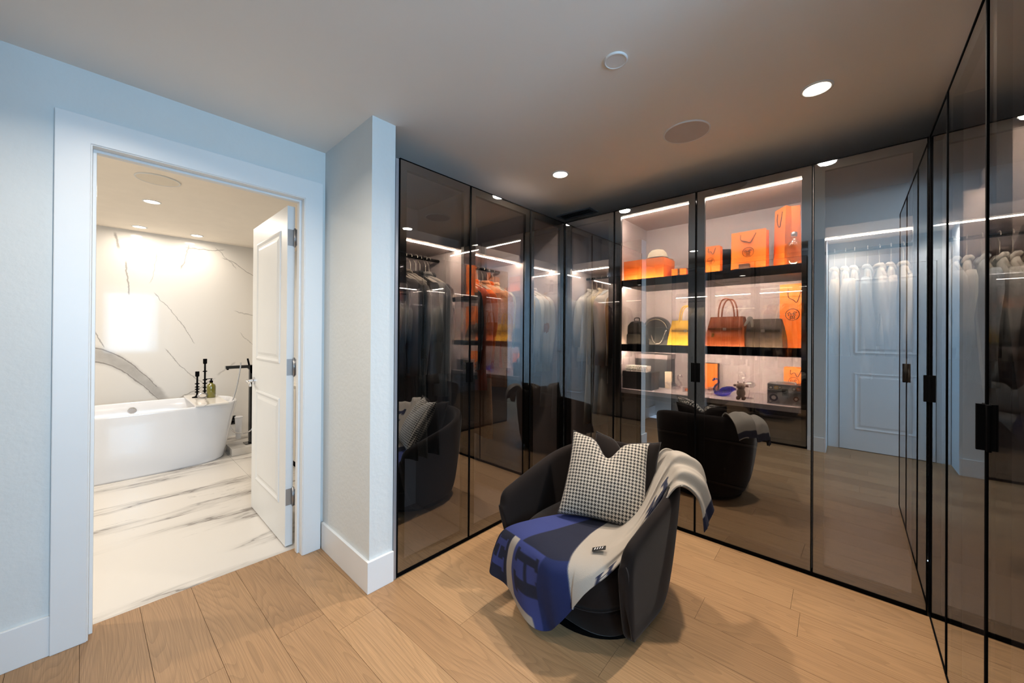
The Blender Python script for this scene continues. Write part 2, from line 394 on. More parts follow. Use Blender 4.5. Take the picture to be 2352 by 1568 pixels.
def panel_door(name, W_, H_, T, m, parent=None):
    """door leaf in local x 0..W_, y 0..T, z 0..H_, two raised panels on both faces"""
    b = BM(); box(b, 0, W_, 0, T, 0, H_); bodyo = obj(name, b, m, parent, bevel=.002)
    st = .125
    for z0, z1 in ((.235, .895), (1.115, H_-.135)):
        for side in (0, 1):
            b = BM()
            y0 = 0 if side == 0 else T; s = -1 if side == 0 else 1
            def ring(i, d): return [b.verts.new((x, y0+s*d, z)) for x, z in ((st+i, z0+i), (W_-st-i, z0+i), (W_-st-i, z1-i), (st+i, z1-i))]
            R = [ring(0, -.004), ring(0, .003), ring(.012, .007), ring(.028, .0012), ring(.04, .0012), ring(.058, .006)]
            for a, c_ in zip(R[:-1], R[1:]):
                for k in range(4): b.faces.new((a[k], a[(k+1) % 4], c_[(k+1) % 4], c_[k]))
            b.faces.new(R[-1])
            obj('raised_panel', b, m, bodyo)
    return bodyo
# bathroom door, opened square into the bathroom, hinged at the right jamb
dl = panel_door('door_1', .785, 2.095, .042, M_paint); struct(dl)
dl.location = (-2.563, .792, .010); dl.rotation_euler = (0, 0, pi)     # local x -> -X, y -> -Y
for z in (.25, 1.05, 1.85):
    b = BM(); box(b, -.0025, .0, .006, .040, z, z+.10); hg = obj('hinge', b, M_steel, dl)
    b = BM(); lathe(b, [(.007, -.004), (.007, .104)], 12, (-.011, .003, z)); lathe(b, [(.0045, -.009), (.0045, .109)], 10, (-.011, .003, z)); obj('hinge_pin', b, M_steel, hg, smooth=True)
    b = BM(); box(b, -.040, -.011, -.002, 0, z, z+.10); obj('hinge_leaf', b, M_steel, hg)
for s in (0, 1):
    y0 = .042 if s else 0; sg = 1 if s else -1
    R_ = Matrix.Translation((.725, y0, .955)) @ Matrix.Rotation(-sg*pi/2, 4, 'X')
    b = BM(); lathe(b, [(.027, 0), (.027, .008), (.012, .01), (.011, .045), (.011, .052)], 20, M4=R_); hd = obj('door_handle', b, M_chrome, dl, smooth=False)
    b = BM(); tube(b, [(.725, y0+sg*.047, .955), (.70, y0+sg*.05, .955), (.63, y0+sg*.05, .945), (.61, y0+sg*.05, .93)], .009, 10); obj('lever', b, M_chrome, hd, smooth=True)
# entry door, behind the camera, seen reflected
b = BM(); prism(b, [(-.215, 0), (-.215, 2.25), (.76, 2.25), (.76, 0), (.66, 0), (.66, 2.13), (-.115, 2.13), (-.115, 0)], 'y', YE, YE+.02)
struct(obj('trim_2', b, M_paint, bevel=.002))
d2 = panel_door('door_2', .765, 2.12, .03, M_paint); struct(d2); d2.location = (-.11, YE, .006)
b = BM(); lathe(b, [(.026, 0), (.026, .008), (.011, .01), (.011, .05)], 20, M4=Matrix.Translation((.70, .03, 1.0)) @ Matrix.Rotation(-pi/2, 4, 'X')); hh = obj('door_handle', b, M_chrome, d2)
b = BM(); tube(b, [(.70, .078, 1.0), (.58, .078, 1.0)], .009, 8); obj('lever', b, M_chrome, hh, smooth=True)
b = BM(); box(b, -.385, -.22, -.28, -.266, 0, BH)
struct(obj('baseboard_entry', b, M_paint))

# ------------------------------------------------------------------ ceiling fittings
def downlight(x, y, label, power, warm=(1, .885, .76), r=.048, grp=None, spread=150):
    t = thing('recessed_downlight', label, 'downlight', (x, y, H), 0, grp)
    b = BM(); lathe(b, [(r+.012, 0), (r+.012, -.004), (r+.004, -.006), (r, -.003), (r, 0)], 32, cap=False); obj('trim_ring', b, M_paint, t, smooth=True)
    b = BM(); lathe(b, [(r-.001, -.0012), (r-.001, -.0002)], 32); obj('lens', b, M_lens, t)
    l = area_light('downlight_lamp', (0, 0, -.012), (0, 0, 0), r*1.8, r*1.8, power, warm, spread, 'DISK')
    l.parent = t
    return t
downlight(-1.5066, 2.134, 'round ceiling downlight above the corner of the glass wardrobes', DOWN)
downlight(-.1217, 2.16, 'round ceiling downlight nearest the right-hand wardrobe', DOWN)
downlight(-1.55, .02, 'round ceiling downlight reflected in the display doors, by the bathroom side', DOWN*.55)
downlight(-.10, -.32, 'round ceiling downlight reflected in the glass in front of the white door', DOWN*.28)
downlight(-4.44, .26, 'nearest round downlight on the bathroom ceiling', BATH, (1, .90, .78), spread=175)
downlight(-5.60, .235, 'round bathroom downlight close to the marble wall, above the tub', BATH*.2, (1, .90, .78), spread=175)
downlight(-5.60, .705, 'round bathroom downlight close to the marble wall, nearest the open door', BATH*.2, (1, .90, .78), spread=175)
downlight(-3.35, -1.0, 'unseen round bathroom downlight added left of the doorway to light the open door', BATH*1.2, (1, .90, .78), spread=175)  # out of view, added so the open door leaf gets more light
downlight(-4.5, -1.1, 'unseen round bathroom downlight added above the far end of the tub to light the open door', BATH, (1, .90, .78), spread=175)  # second lamp added out of view for the same door leaf
def disc_fitting(name, x, y, r, drop, label, cat, m, rim):
    t = thing(name, label, cat, (x, y, H))
    b = BM(); lathe(b, [(r, 0), (r, -drop*.7), (r-.004, -drop), (r-.007, -drop), (r-.008, -drop*.6)], 48, cap=False); obj('rim', b, rim, t, smooth=True)
    b = BM(); lathe(b, [(r-.0075, -drop*.75), (r-.0075, -.0005)], 48); obj('cover', b, m, t)
M_grille = mat('speaker_grille', (205, 200, 198), .85, bump=.4, bscale=900)
disc_fitting('ceiling_plate', -.714, 1.394, .047, .007, 'small round white cover plate on the ceiling', 'ceiling plate', M_paint, M_paint)
disc_fitting('ceiling_speaker', -.676, 2.149, .118, .006, 'large round grey ceiling speaker between the closet downlights', 'speaker', M_grille, M_paint)
disc_fitting('ceiling_speaker', -3.76, .252, .125, .008, 'large round white ceiling speaker in the bathroom', 'speaker', mat('white_grille', (238, 228, 212), .85, bump=.3, bscale=900), M_paint)
t = thing('ceiling_vent', 'dark slim ceiling air vent above the corner of the wardrobes', 'vent', (-1.88, 2.93, H))
b = BM()
for a in ((-.18, .18, -.075, -.055), (-.18, .18, .055, .075), (-.18, -.16, -.055, .055), (.16, .18, -.055, .055)): box(b, *a, -.008, 0)
obj('vent_frame', b, mat('vent_grey', (120, 122, 124), .5), t)
boxo('backing', -.16, .16, -.055, .055, -.002, -.0005, M_black, t)
for k in range(5):
    b = BM(); box(b, -.16, .16, -.008, .008, -.001, .0005, Matrix.Translation((0, -.044+k*.022, -.004)) @ Matrix.Rotation(.5, 4, 'X')); obj('slat', b, MATS['vent_grey'], t)

# ------------------------------------------------------------------ glass wardrobes
DEP = .60
def wardrobe(label, origin, rz, edges, bays, handles, filler=None, ends=(True, True)):
    """local x along the front, local y into the wardrobe. edges: door edges. bays: (x0, x1, kind)"""
    t = thing('glass_wardrobe', label, 'wardrobe', origin, rz)
    x0, x1 = edges[0], edges[-1]
    T = .018
    boxo('base_plinth', x0, x1, .006, DEP, 0, .030, M_black, t)
    boxo('top_panel', x0, x1, .034, DEP, ZC-.03, ZC-.004, M_lam, t)
    boxo('back_panel', x0, x1, DEP-.012, DEP, .030, ZC-.03, M_lam, t)
    xs = sorted(set([b_[0] for b_ in bays]+[b_[1] for b_ in bays]))
    for i, x in enumerate(xs):
        a, c_ = (x, x+T) if i == 0 else ((x-T, x) if i == len(xs)-1 else (x-T/2, x+T/2))
        if i == 0 and not ends[0] or i == len(xs)-1 and not ends[1]: continue
        boxo('partition', a, c_, .036, DEP-.012, .030, ZC-.03, M_lam, t)
    for a, c_, kind in bays:
        a += T*.7; c_ -= T*.7
        if kind == 'hang':
            boxo('shelf', a, c_, .075, DEP-.012, 1.872, 1.925, M_lam, t)
            boxo('led_strip', a, c_, .119, .125, 1.867, 1.8722, M_led, t)
            b = BM(); tube(b, [(a, .32, 1.825), (c_, .32, 1.825)], .010, 10); obj('hanging_rail', b, M_black, t, smooth=True)
            boxo('base_shelf', a, c_, .05, DEP-.012, .030, .06, M_lam, t)
    for i in range(len(edges)-1):
        a, c_ = edges[i]+.0018, edges[i+1]-.0018; z0, z1 = .022, ZC; w = .048
        b = BM()
        for q in ((a, c_, z0, z0+w), (a, c_, z1-w, z1)): box(b, q[0], q[1], .0066, .032, q[2], q[3])
        for q in ((a, a+w), (c_-w, c_)): box(b, q[0], q[1], .0066, .032, z0+w, z1-w)
        d = obj('door', b, M_frame, t)
        b = BM(); fs = box(b, a+.0015, c_-.0015, 0, .006, z0+.0015, z1-.0015)
        for f in fs: f.material_index = 1
        fs[2].material_index = 0; fs[3].material_index = 1
        obj('pane', b, [M_glass, M_tint], d)
        b = BM(); e = .0038
        for q in ((a, c_, z0, z0+e), (a, c_, z1-e, z1)): box(b, q[0], q[1], -.0027, .0066, q[2], q[3])
        for q in ((a, a+e), (c_-e, c_)): box(b, q[0], q[1], -.0027, .0066, z0, z1)
        obj('edge_profile', b, M_black, d)
        for hi, side in handles:
            if hi == i:
                hx = (c_-.026, c_+.001) if side == 'r' else (a-.001, a+.026)
                b = BM(); box(b, hx[0], hx[1], -.004, .0, 1.015, 1.14)
                lip = (hx[1]-.004, hx[1]) if side == 'r' else (hx[0], hx[0]+.004)
                box(b, lip[0], lip[1], -.019, -.004, 1.015, 1.14)
                obj('pull_handle', b, M_black, d)
    if filler: boxo('end_filler', filler[0], filler[1], .004, DEP, 0, ZC-.006, M_alu, t)
    return t
A_Y0 = 1.066
wA = wardrobe('dark smoked glass wardrobe between the white post and the corner', (XA, A_Y0, 0), pi/2,
              [0, .510, 1.114, YC-A_Y0-.004], [(0, .51, 'hang'), (.51, 1.114, 'hang'), (1.114, YC-A_Y0-.004, 'hang')], [(0, 'r'), (1, 'l')], filler=(-.0165, -.001))
wC = wardrobe('smoked glass wardrobe with lit display shelves of bags behind the armchair', (XA, YC, 0), 0,
              [.004, .457, 1.044, 1.646, XD-XA-.004], [(.004, .457, 'hang'), (.457, 1.646, 'display'), (1.646, XD-XA-.004, 'hang')], [(1, 'r'), (2, 'l')])
wD = wardrobe('smoked glass wardrobe along the right edge of the room', (XD, YC, 0), -pi/2,
              [.004, .439, 1.015, 1.512], [(.004, .439, 'hang'), (.439, 1.015, 'hang'), (1.015, 1.512, 'hang')], [(1, 'r'), (2, 'l'), (0, 'l')])
wE = wardrobe('dark glass wardrobe opposite the display shelves, seen only as a reflection', (-.392, -.285, 0), pi,
              [0, .52, 1.03, 1.545], [(0, .52, 'hang'), (.52, 1.03, 'hang'), (1.03, 1.545, 'hang')], [(0, 'r'), (1, 'l')])
# display bay fittings (local frame of wC: x = X - XA, y = Y - YC)
dx0, dx1 = .457+.013, 1.646-.013
boxo('led_rail', dx0, dx1, .044, .058, ZC-.047, ZC-.0302, M_lam, wC)
boxo('led_strip', dx0, dx1, .047, .055, ZC-.052, ZC-.0470, emit('display_top_led', (255, 240, 226), LED*1.15), wC)
S1, S2, S3 = 1.738, 1.243, .905
for z in (S1, S2):
    sh = boxo('shelf', dx0, dx1, .10, DEP-.014, z-.034, z, M_dark, wC)
    boxo('shelf_edge', dx0, dx1, .092, .10, z-.046, z+.009, M_black, sh)
    boxo('led_strip', dx0, dx1, .1001, .1025, z-.045, z-.0342, emit('shelf_underlight', (255, 232, 212), LED*1.3), sh)
    boxo('led_strip', dx0, dx1, .1001, .1025, z+.0002, z+.008, emit('shelf_edge_glow', (255, 220, 176), LED*.6), sh)
du = boxo('drawer_unit', dx0, dx1, .10, DEP-.014, .060, S3-.03, M_dark, wC)
boxo('drawer_top', dx0, dx1, .085, DEP-.014, S3-.03, S3, M_lam, wC)
boxo('display_floor', dx0, dx1, .05, DEP-.014, .030, .060, M_dark, wC)
wdt = (dx1-dx0)/2
for c_ in range(2):
    for r, (z0, z1) in enumerate(((.066, .36), (.366, .64), (.646, .845))):
        dr = boxo('drawer', dx0+c_*wdt+.003, dx0+(c_+1)*wdt-.003, .086, .104, z0, z1, M_dark, wC, bevel=.0015)
        boxo('drawer_pull', dx0+c_*wdt+.003, dx0+(c_+1)*wdt-.003, .080, .0865, z1-.012, z1, mat('drawer_lip', (96, 88, 84), .35, metal=.6), dr)

# ------------------------------------------------------------------ hanging clothes
def garment_proto(kind, rnd):
    """meshes in local frame: x = shoulder line, y = thin direction, z hangs down from the rail (0 = rail centre)"""
    out = {}
    L_ = {'shirt': .70, 'jacket': .78, 'dress': 1.15, 'coat': 1.05, 'blouse': .62, 'camisole': .44}[kind]
    hw = {'shirt': .20, 'jacket': .225, 'dress': .19, 'coat': .23, 'blouse': .19, 'camisole': .17}[kind]
    th = {'shirt': .022, 'jacket': .034, 'dress': .02, 'coat': .04, 'blouse': .018, 'camisole': .018}[kind]
    b = BM(); zt = -.115
    lev = [(0, .055, .7), (.012, .075, .8), (.035, hw*.62, .9), (.065, hw*.92, 1), (.10, hw, 1), (.20, hw*.93, 1.15), (.36, hw*.90, 1.1), (.6*L_, hw*.95, 1.1), (.85*L_, hw*1.06, 1.15), (L_, hw*1.12, 1.2)]
    rings = []; n = 28
    ph = rnd.uniform(0, 6); fl_ = 2.2 if kind == 'dress' else 1.0
    for d, w, tt in lev:
        k = max(0, (d-.15)/L_); ring = []
        for i in range(n):
            a = 2*pi*i/n; cx_, sy_ = math.cos(a), math.sin(a)
            rip = 1+k*fl_*.55*math.sin(5*a+ph)*abs(sy_)
            ring.append((w*abs(cx_)**.8*(1 if cx_ > 0 else -1), th*tt*sy_*rip+k*.012*math.sin(9*cx_+ph), zt-d))
        rings.append(ring)
    loft(b, rings); out['cloth'] = b
    if kind != 'dress':
        for s in (-1, 1):
            sl = {'blouse': .42, 'camisole': .22}.get(kind, .56); b = BM(); rings = []
            for d, xx, w, tt in ((-.01, hw*.86, .03, .9), (.03, hw*.99, .05, 1.2), (.10, hw*1.06, .052, 1.35), (.25, hw*1.10, .047, 1.3), (.42, hw*1.08, .04, 1.2), (sl, hw*1.05, .034, 1.1)):
                rings.append([(s*xx+w*math.cos(2*pi*i/14), th*.95*tt*math.sin(2*pi*i/14)+.012*math.sin(d*9+ph), zt-.075-d) for i in range(14)])
            loft(b, rings); out['sleeve%d' % s] = b
        b = BM(); cp = []
        for i in range(13):
            a = pi*(.1+1.8*i/12)-pi/2
            cp.append((.062*math.cos(a), th*.8*math.sin(a), zt+.012-.03*max(0, -math.sin(a))))
        tube(b, cp, .012, 6); out['collar'] = b
    b = BM()
    hk = [(.0, 0, -.112), (.0, 0, -.05), (.004, 0, -.035), (.022, 0, -.012), (.019, 0, .012), (.0, 0, .0185), (-.016, 0, .010), (-.0175, 0, -.004)]
    tube(b, [(p.x, p.y, p.z) for p in cr(hk, 5)], .0024, 6)
    tube(b, cr([(-hw*.9, 0, -.182), (-hw*.5, 0, -.145), (0, 0, -.114), (hw*.5, 0, -.145), (hw*.9, 0, -.182)], 5), .008, 6)
    out['hanger'] = b
    return out
PRO = {}
for kd in ('shirt', 'jacket', 'dress', 'coat', 'blouse', 'camisole'):
    for v in range(2):
        parts = garment_proto(kd, random.Random(hash(kd) % 1 + v*7+len(kd)))
        ms = {}
        for pn, b in parts.items():
            me = bpy.data.meshes.new(kd+'_'+pn.strip('-1')); bmesh.ops.recalc_face_normals(b, faces=b.faces); b.to_mesh(me); b.free()
            me.materials.append(None)
            for p in me.polygons: p.use_smooth = True
            ms[pn] = me
        PRO[(kd, v)] = ms
def cloth(name, col, **k):
    return mat(name, col, k.pop('rough', .85), noise=k.pop('noise', .08), scale=k.pop('scale', 14), bump=.25, bscale=220, sheen=.25, **k)
CLO = {'black': cloth('black_cloth', (22, 21, 22)), 'charcoal': cloth('charcoal_cloth', (62, 61, 62)), 'grey': cloth('grey_cloth', (128, 126, 124)),
       'white': cloth('white_cloth', (232, 228, 220)), 'cream': cloth('cream_cloth', (228, 214, 186)), 'tan': cloth('tan_cloth', (176, 142, 92)),
       'orange': cloth('orange_cloth', (214, 96, 28)), 'rust': cloth('rust_cloth', (168, 62, 20)), 'plum': cloth('plum_cloth', (62, 30, 48)),
       'speckled': cloth('speckled_knit', (112, 106, 98), noise=.95, scale=180), 'peach': cloth('peach_boucle', (206, 150, 112), noise=.6, scale=130),
       'brown': cloth('brown_fur', (74, 46, 28), noise=.6, scale=40), 'pale blue': cloth('pale_blue_cloth', (196, 208, 218)), 'navy': cloth('navy_cloth', (30, 36, 60))}
ORD = ['first', 'second', 'third', 'fourth', 'fifth', 'sixth', 'seventh', 'eighth', 'ninth', 'tenth', 'eleventh', 'twelfth', 'thirteenth', 'fourteenth']
M_hook = mat('hanger_velvet_grey', (196, 190, 180), .4, metal=.4)
def hang_row(ward, a, c_, items, where, group):
    """items: list of (kind, colour); from a to c_ in the wardrobe's local x"""
    Mw = Matrix.Translation(ward.location) @ Matrix.Rotation(ward.rotation_euler[2], 4, 'Z')
    n = len(items); rnd = random.Random(n*3+int(a*100))
    for i, (kd, colr) in enumerate(items):
        x = a+(c_-a)*(i+.5)/n+rnd.uniform(-.006, .006); p = Mw @ Vector((x, .32, 1.825))
        rz = ward.rotation_euler[2]+pi/2+rnd.uniform(-.16, .16)
        t = thing('hanging_'+kd, '%s %s, %s in %s' % (colr, kd, ORD[i], where), kd, p, rz, group)
        ms = PRO[(kd, i % 2)]
        for pn, me in ms.items():
            nm = 'sleeve' if pn.startswith('sleeve') else pn
            o = bpy.data.objects.new(nm, me); COL.objects.link(o); o.parent = t
            o.material_slots[0].link = 'OBJECT'; o.material_slots[0].material = M_hook if nm == 'hanger' else CLO[colr]
hang_row(wA, .03, .44, [('shirt', 'speckled'), ('blouse', 'black'), ('jacket', 'black'), ('shirt', 'charcoal'), ('dress', 'black'), ('shirt', 'speckled'), ('dress', 'speckled'), ('shirt', 'black'), ('dress', 'charcoal'), ('jacket', 'grey'), ('shirt', 'charcoal')],
         'wardrobe bay beside the white post, from the post', 'dark clothes beside the post')
hang_row(wA, .55, 1.06, [('shirt', 'plum'), ('shirt', 'black'), ('blouse', 'white'), ('jacket', 'rust'), ('shirt', 'orange'), ('dress', 'peach'), ('jacket', 'peach'), ('shirt', 'orange'), ('blouse', 'cream')],
         'wardrobe bay with orange garments, from the post', 'orange clothes left of the corner')
hang_row(wA, 1.15, 1.52, [('blouse', 'white'), ('shirt', 'white'), ('blouse', 'cream'), ('shirt', 'pale blue'), ('blouse', 'white'), ('shirt', 'white'), ('blouse', 'peach'), ('shirt', 'white')],
         'last left wardrobe bay before the corner, from the post', 'pale clothes left of the corner')
hang_row(wC, .05, .43, [('blouse', 'white'), ('dress', 'white'), ('shirt', 'cream'), ('dress', 'pale blue'), ('coat', 'white'), ('jacket', 'white'), ('coat', 'tan')],
         'bay left of the display shelves, from the corner', 'pale clothes left of the display shelves')
hang_row(wC, 1.70, 2.04, [('camisole', 'cream'), ('camisole', 'white'), ('camisole', 'white'), ('blouse', 'pale blue'), ('camisole', 'white'), ('camisole', 'white'), ('blouse', 'white')],
         'bay right of the display shelves, from the shelves', 'white clothes right of the display shelves')
hang_row(wD, .05, .41, [('camisole', 'white'), ('blouse', 'white'), ('camisole', 'cream'), ('camisole', 'white'), ('camisole', 'pale blue')],
         'corner bay of the right-hand wardrobe, from the corner', 'pale clothes in the right-hand wardrobe')
hang_row(wD, .48, .98, [('shirt', 'white'), ('jacket', 'cream'), ('coat', 'tan'), ('coat', 'brown')],
         'middle bay of the right-hand wardrobe, from the corner', 'coats in the right-hand wardrobe')
hang_row(wD, 1.06, 1.47, [('coat', 'brown'), ('jacket', 'brown'), ('coat', 'black'), ('jacket', 'charcoal')],
         'nearest bay of the right-hand wardrobe, from the corner', 'dark coats in the right-hand wardrobe')
for k, (a, c_) in enumerate(((.05, .48), (.56, .99), (1.07, 1.50))):
    hang_row(wE, a, c_, [('shirt', ('white', 'cream', 'grey')[(i+k) % 3]) if i % 3 else ('jacket', ('charcoal', 'navy', 'white')[k]) for i in range(8)],
             '%s bay of the reflected wardrobe, from the white door' % ('near', 'middle', 'far')[k], 'clothes in the reflected wardrobe')

# ------------------------------------------------------------------ bathroom
M_acr = mat('white_acrylic', (240, 240, 242), .12, coat=.4, noise=.01)
TC = (-5.16, .17)
tb = thing('bathtub', 'white freestanding oval bathtub against the marble wall', 'bathtub', (TC[0], TC[1], 0))
def sup(a, bb, n, N_=72):
    r = []
    for k in range(N_):
        t_ = 2*pi*k/N_; c, s = math.cos(t_), math.sin(t_)
        r.append((a*abs(c)**(2/n)*(1 if c >= 0 else -1), bb*abs(s)**(2/n)*(1 if s >= 0 else -1)))
    return r
b = BM(); rings = []
for z, a, bb, n in ((0, .385, .70, 3.4), (.02, .392, .712, 3.4), (.25, .402, .755, 3.4), (.45, .408, .795, 3.3), (.565, .412, .822, 3.2), (.580, .4115, .8225, 3.2), (.586, .407, .818, 3.2), (.586, .392, .803, 3.2), (.578, .386, .796, 3.2), (.45, .372, .765, 3.1), (.25, .345, .70, 3), (.15, .30, .62, 2.8), (.125, .22, .50, 2.6)):
    rings.append([(x, y, z) for x, y in sup(a, bb, n)])
loft(b, rings); obj('tub_shell', b, M_acr, tb, smooth=True)
b = BM(); lathe(b, [(.0, .0), (.034, .0), (.034, .008), (.028, .012), (0, .012)], 28, cap=False, M4=Matrix.Translation((-.381, .02, .50)) @ Matrix.Rotation(pi/2, 4, 'Y')); obj('overflow_cap', b, M_chrome, tb)
tr = tag(boxo('bath_tray', -5.585, -4.745, .60, .865, .5862, .604, M_mwall, bevel=.003), 'white marble tray lying across the end of the tub', 'tray')
def candle(x, y, h, label):
    t = thing('candle_holder', label, 'candle holder', (x, y, .604))
    b = BM(); lathe(b, [(.045, 0), (.045, .006), (.018, .014), (.010, .03)], 20); obj('foot', b, M_black, t, smooth=True)
    b = BM(); pr = [(.0085, .02)]
    zs = [.06, .09, .115, .15] if h < .35 else [.06, .10, .145, .185, .28]
    for z in zs: pr += [(.0085, z-.008), (.021, z-.003), (.021, z+.003), (.0085, z+.008)]
    pr += [(.008, h-.055)]; lathe(b, pr, 18); obj('stem', b, M_black, t, smooth=False)
    b = BM(); lathe(b, [(.010, h-.058), (.018, h-.052), (.018, h), (.0145, h), (.0145, h-.02)], 18); obj('cup', b, M_black, t)
candle(-5.33, .685, .285, 'shorter black ribbed candle holder on the tub tray')
candle(-5.36, .755, .42, 'taller black ribbed candle holder on the tub tray')
t = thing('soap_bottle', 'olive green glass pump bottle on the tub tray', 'bottle', (-5.22, .79, .604))
b = BM(); lathe(b, [(.036, 0), (.040, .006), (.040, .12), (.034, .142), (.015, .155), (.014, .165)], 28); obj('bottle_body', b, mat('olive_glass', (110, 104, 16), .1, coat=.5, spec=.8), t, smooth=True)
b = BM(); lathe(b, [(.016, .165), (.016, .185), (.006, .187), (.006, .203)], 16); box(b, -.006, .006, -.045, .01, .203, .210); obj('pump', b, M_black, t)
t = thing('scented_soap_tin', 'small oval silver tin leaning on the green bottle', 'tin', (-5.205, .715, .604))
b = BM(); lathe(b, [(.0, -.007), (.036, -.007), (.038, 0), (.036, .007), (0, .007)], 28, cap=False, M4=Matrix.Translation((0, 0, .031)) @ Matrix.Rotation(pi/2, 4, 'Y') @ Matrix.Diagonal((.8, 1.25, 1, 1))); obj('tin_lid', b, M_steel, t, smooth=True)
b = BM(); lathe(b, [(0, .0072), (.024, .0072), (.024, .0085), (0, .0085)], 24, cap=False, M4=Matrix.Translation((0, 0, .031)) @ Matrix.Rotation(pi/2, 4, 'Y') @ Matrix.Diagonal((.7, 1.2, 1, 1))); obj('tin_label', b, mat('tin_paper', (226, 214, 200), .6), t)
# filler
t = thing('tub_filler', 'gunmetal floor-standing tub filler with hand shower hose', 'faucet', (-5.02, 1.125, 0))
boxo('mounting_plinth', -.17, .15, -.21, .22, 0, .075, M_mfloor, t, bevel=.003)
boxo('base_plate', -.06, .06, -.07, .06, .075, .083, M_gun, t)
b = BM(); box(b, -.025, .025, -.03, .022, .083, .955); obj('column', b, M_gun, t, bevel=.004)
b = BM(); prism(b, [(-.245, .925), (-.245, .958), (.022, .958), (.022, .86), (-.022, .86), (-.032, .905), (-.05, .925)], 'x', -.025, .025); sp = obj('spout', b, M_gun, t, bevel=.003)
b = BM(); lathe(b, [(.010, -.012), (.010, 0)], 14, (0, -.225, .925)); obj('aerator', b, M_black, sp)
b = BM(); tube(b, [(0, -.03, .956), (0, -.045, 1.03)], .009, 10); obj('lever_handle', b, M_black, t, smooth=True)
b = BM(); tube(b, cr([(.03, -.115, .99), (.03, -.118, .93), (.03, -.15, .72), (.03, -.20, .50), (.03, -.215, .35), (.03, -.18, .25), (.03, -.10, .205), (.03, -.02, .22), (.03, .02, .30)], 8), .007, 10); obj('shower_hose', b, M_chrome, t, smooth=True)
t = thing('brush_holder', 'slim white tapered holder on the floor behind the tub end', 'holder', (-5.66, 1.13, 0))
b = BM(); lathe(b, [(.028, 0), (.040, .255), (.043, .265), (.038, .265), (.027, .02)], 28); obj('holder_body', b, M_acr, t)
b = BM(); lathe(b, [(.0425, .265), (.0445, .268), (.041, .271), (.038, .267)], 28); obj('holder_rim', b, M_acr, t)
t = thing('wall_outlet', 'dark electrical outlet low on the marble wall', 'outlet', (-5.86, 1.10, .20))
boxo('cover_plate', 0, .006, -.035, .035, -.055, .055, M_gun, t, bevel=.002)
for z in (-.022, .022): boxo('socket', .006, .008, -.018, .018, z-.014, z+.014, M_black, t)
t = thing('vanity_cabinet', 'pale vanity glimpsed through the gap behind the bathroom door', 'cabinet', (-3.6, 1.47, 0))
boxo('cabinet_body', -.7, .7, -.25, .27, .10, .82, mat('vanity_grey', (196, 190, 180), .5), t)
boxo('countertop', -.72, .72, -.27, .275, .82, .86, M_mwall, t, bevel=.003)
for k in range(3): boxo('drawer_front', -.69+k*.465, -.24+k*.465, -.268, -.25, .13, .79, MATS['vanity_grey'], t, bevel=.003)
boxo('kick_base', -.66, .66, -.2, .25, 0, .10, M_black, t)

# ------------------------------------------------------------------ swivel armchair
M_velvet = mat('taupe_velvet', (28, 22, 20), .9, noise=.55, scale=4, sheen=.12, bump=.08, bscale=300, spec=.14)
CH = thing('swivel_armchair', 'dark taupe velvet barrel swivel armchair in front of the glass wardrobes', 'armchair', (-.964, 1.694, 0), math.atan2(.17, -.985)+math.radians(6.5))
def shell_path(a, back, front, n=36):
    """U in plan: from right arm front (x=-a, y=front) round the back (y=-back) to left arm front"""
    pts = []
    for k in range(10): pts.append((-a, front*(1-(k/10)**1.4)))
    for k in range(n+1):
        th = pi*k/n; c, s = math.cos(th), math.sin(th); e = 2/2.3
        pts.append((-a*abs(c)**e*(1 if c >= 0 else -1), -back*abs(s)**e))
    for k in range(1, 11): pts.append((a, front*(1-((10-k)/10)**1.4)))
    return pts
def rim(i, n):
    y = shell_path(.385, .385, .355)[i][1]
    d = min(.055, max(0, .355-y)); cut = .055-math.sqrt(max(0, .055**2-(.055-d)**2))
    return min(.694, .505+(.355-y)*.265)-cut
npth = len(shell_path(1, 1, 1))
def shell_pt(i, z, inset):
    """z fraction is absolute height; the shell tapers towards the floor"""
    k = max(0, min(1, (z-.03)/.55)); s = .80+.20*k**.55
    a, bk, fr_ = .385*s-inset, .385*s-inset, (.15+.205*k**.5)
    return shell_path(a, bk, fr_)[i]
def shell_normal_pts(i):
    R_ = rim(i, npth); out = []
    for z in (.03, .08, .16, .26, .36, R_-.10, R_-.035): out.append(shell_pt(i, z, 0)+(z,))
    out.append(shell_pt(i, R_, .008)+(R_-.008,)); out.append(shell_pt(i, R_, .028)+(R_,)); out.append(shell_pt(i, R_, .048)+(R_-.008,))
    for z in (R_-.04, R_-.10, .36, .30, .18, .10): out.append(shell_pt(i, z, .056)+(z,))
    out.append(shell_pt(i, .05, .056)+(.05,))
    return out
b = BM(); secs = [shell_normal_pts(i) for i in range(npth)]
# round the arm fronts by drawing the end sections slightly in
def endcap(sec, d, f):
    cx_ = sum(p[0] for p in sec)/len(sec); out = []
    for p in sec: out.append((cx_+(p[0]-cx_)*f, p[1]+d, p[2]-(1-f)*.05*max(0, (p[2]-.12)/.4)**2))
    return out
secs = [endcap(secs[0], .022, .45), endcap(secs[0], .014, .85)]+secs+[endcap(secs[-1], .014, .85), endcap(secs[-1], .022, .45)]
loft(b, secs); obj('shell', b, M_velvet, CH, smooth=True, sub=1)
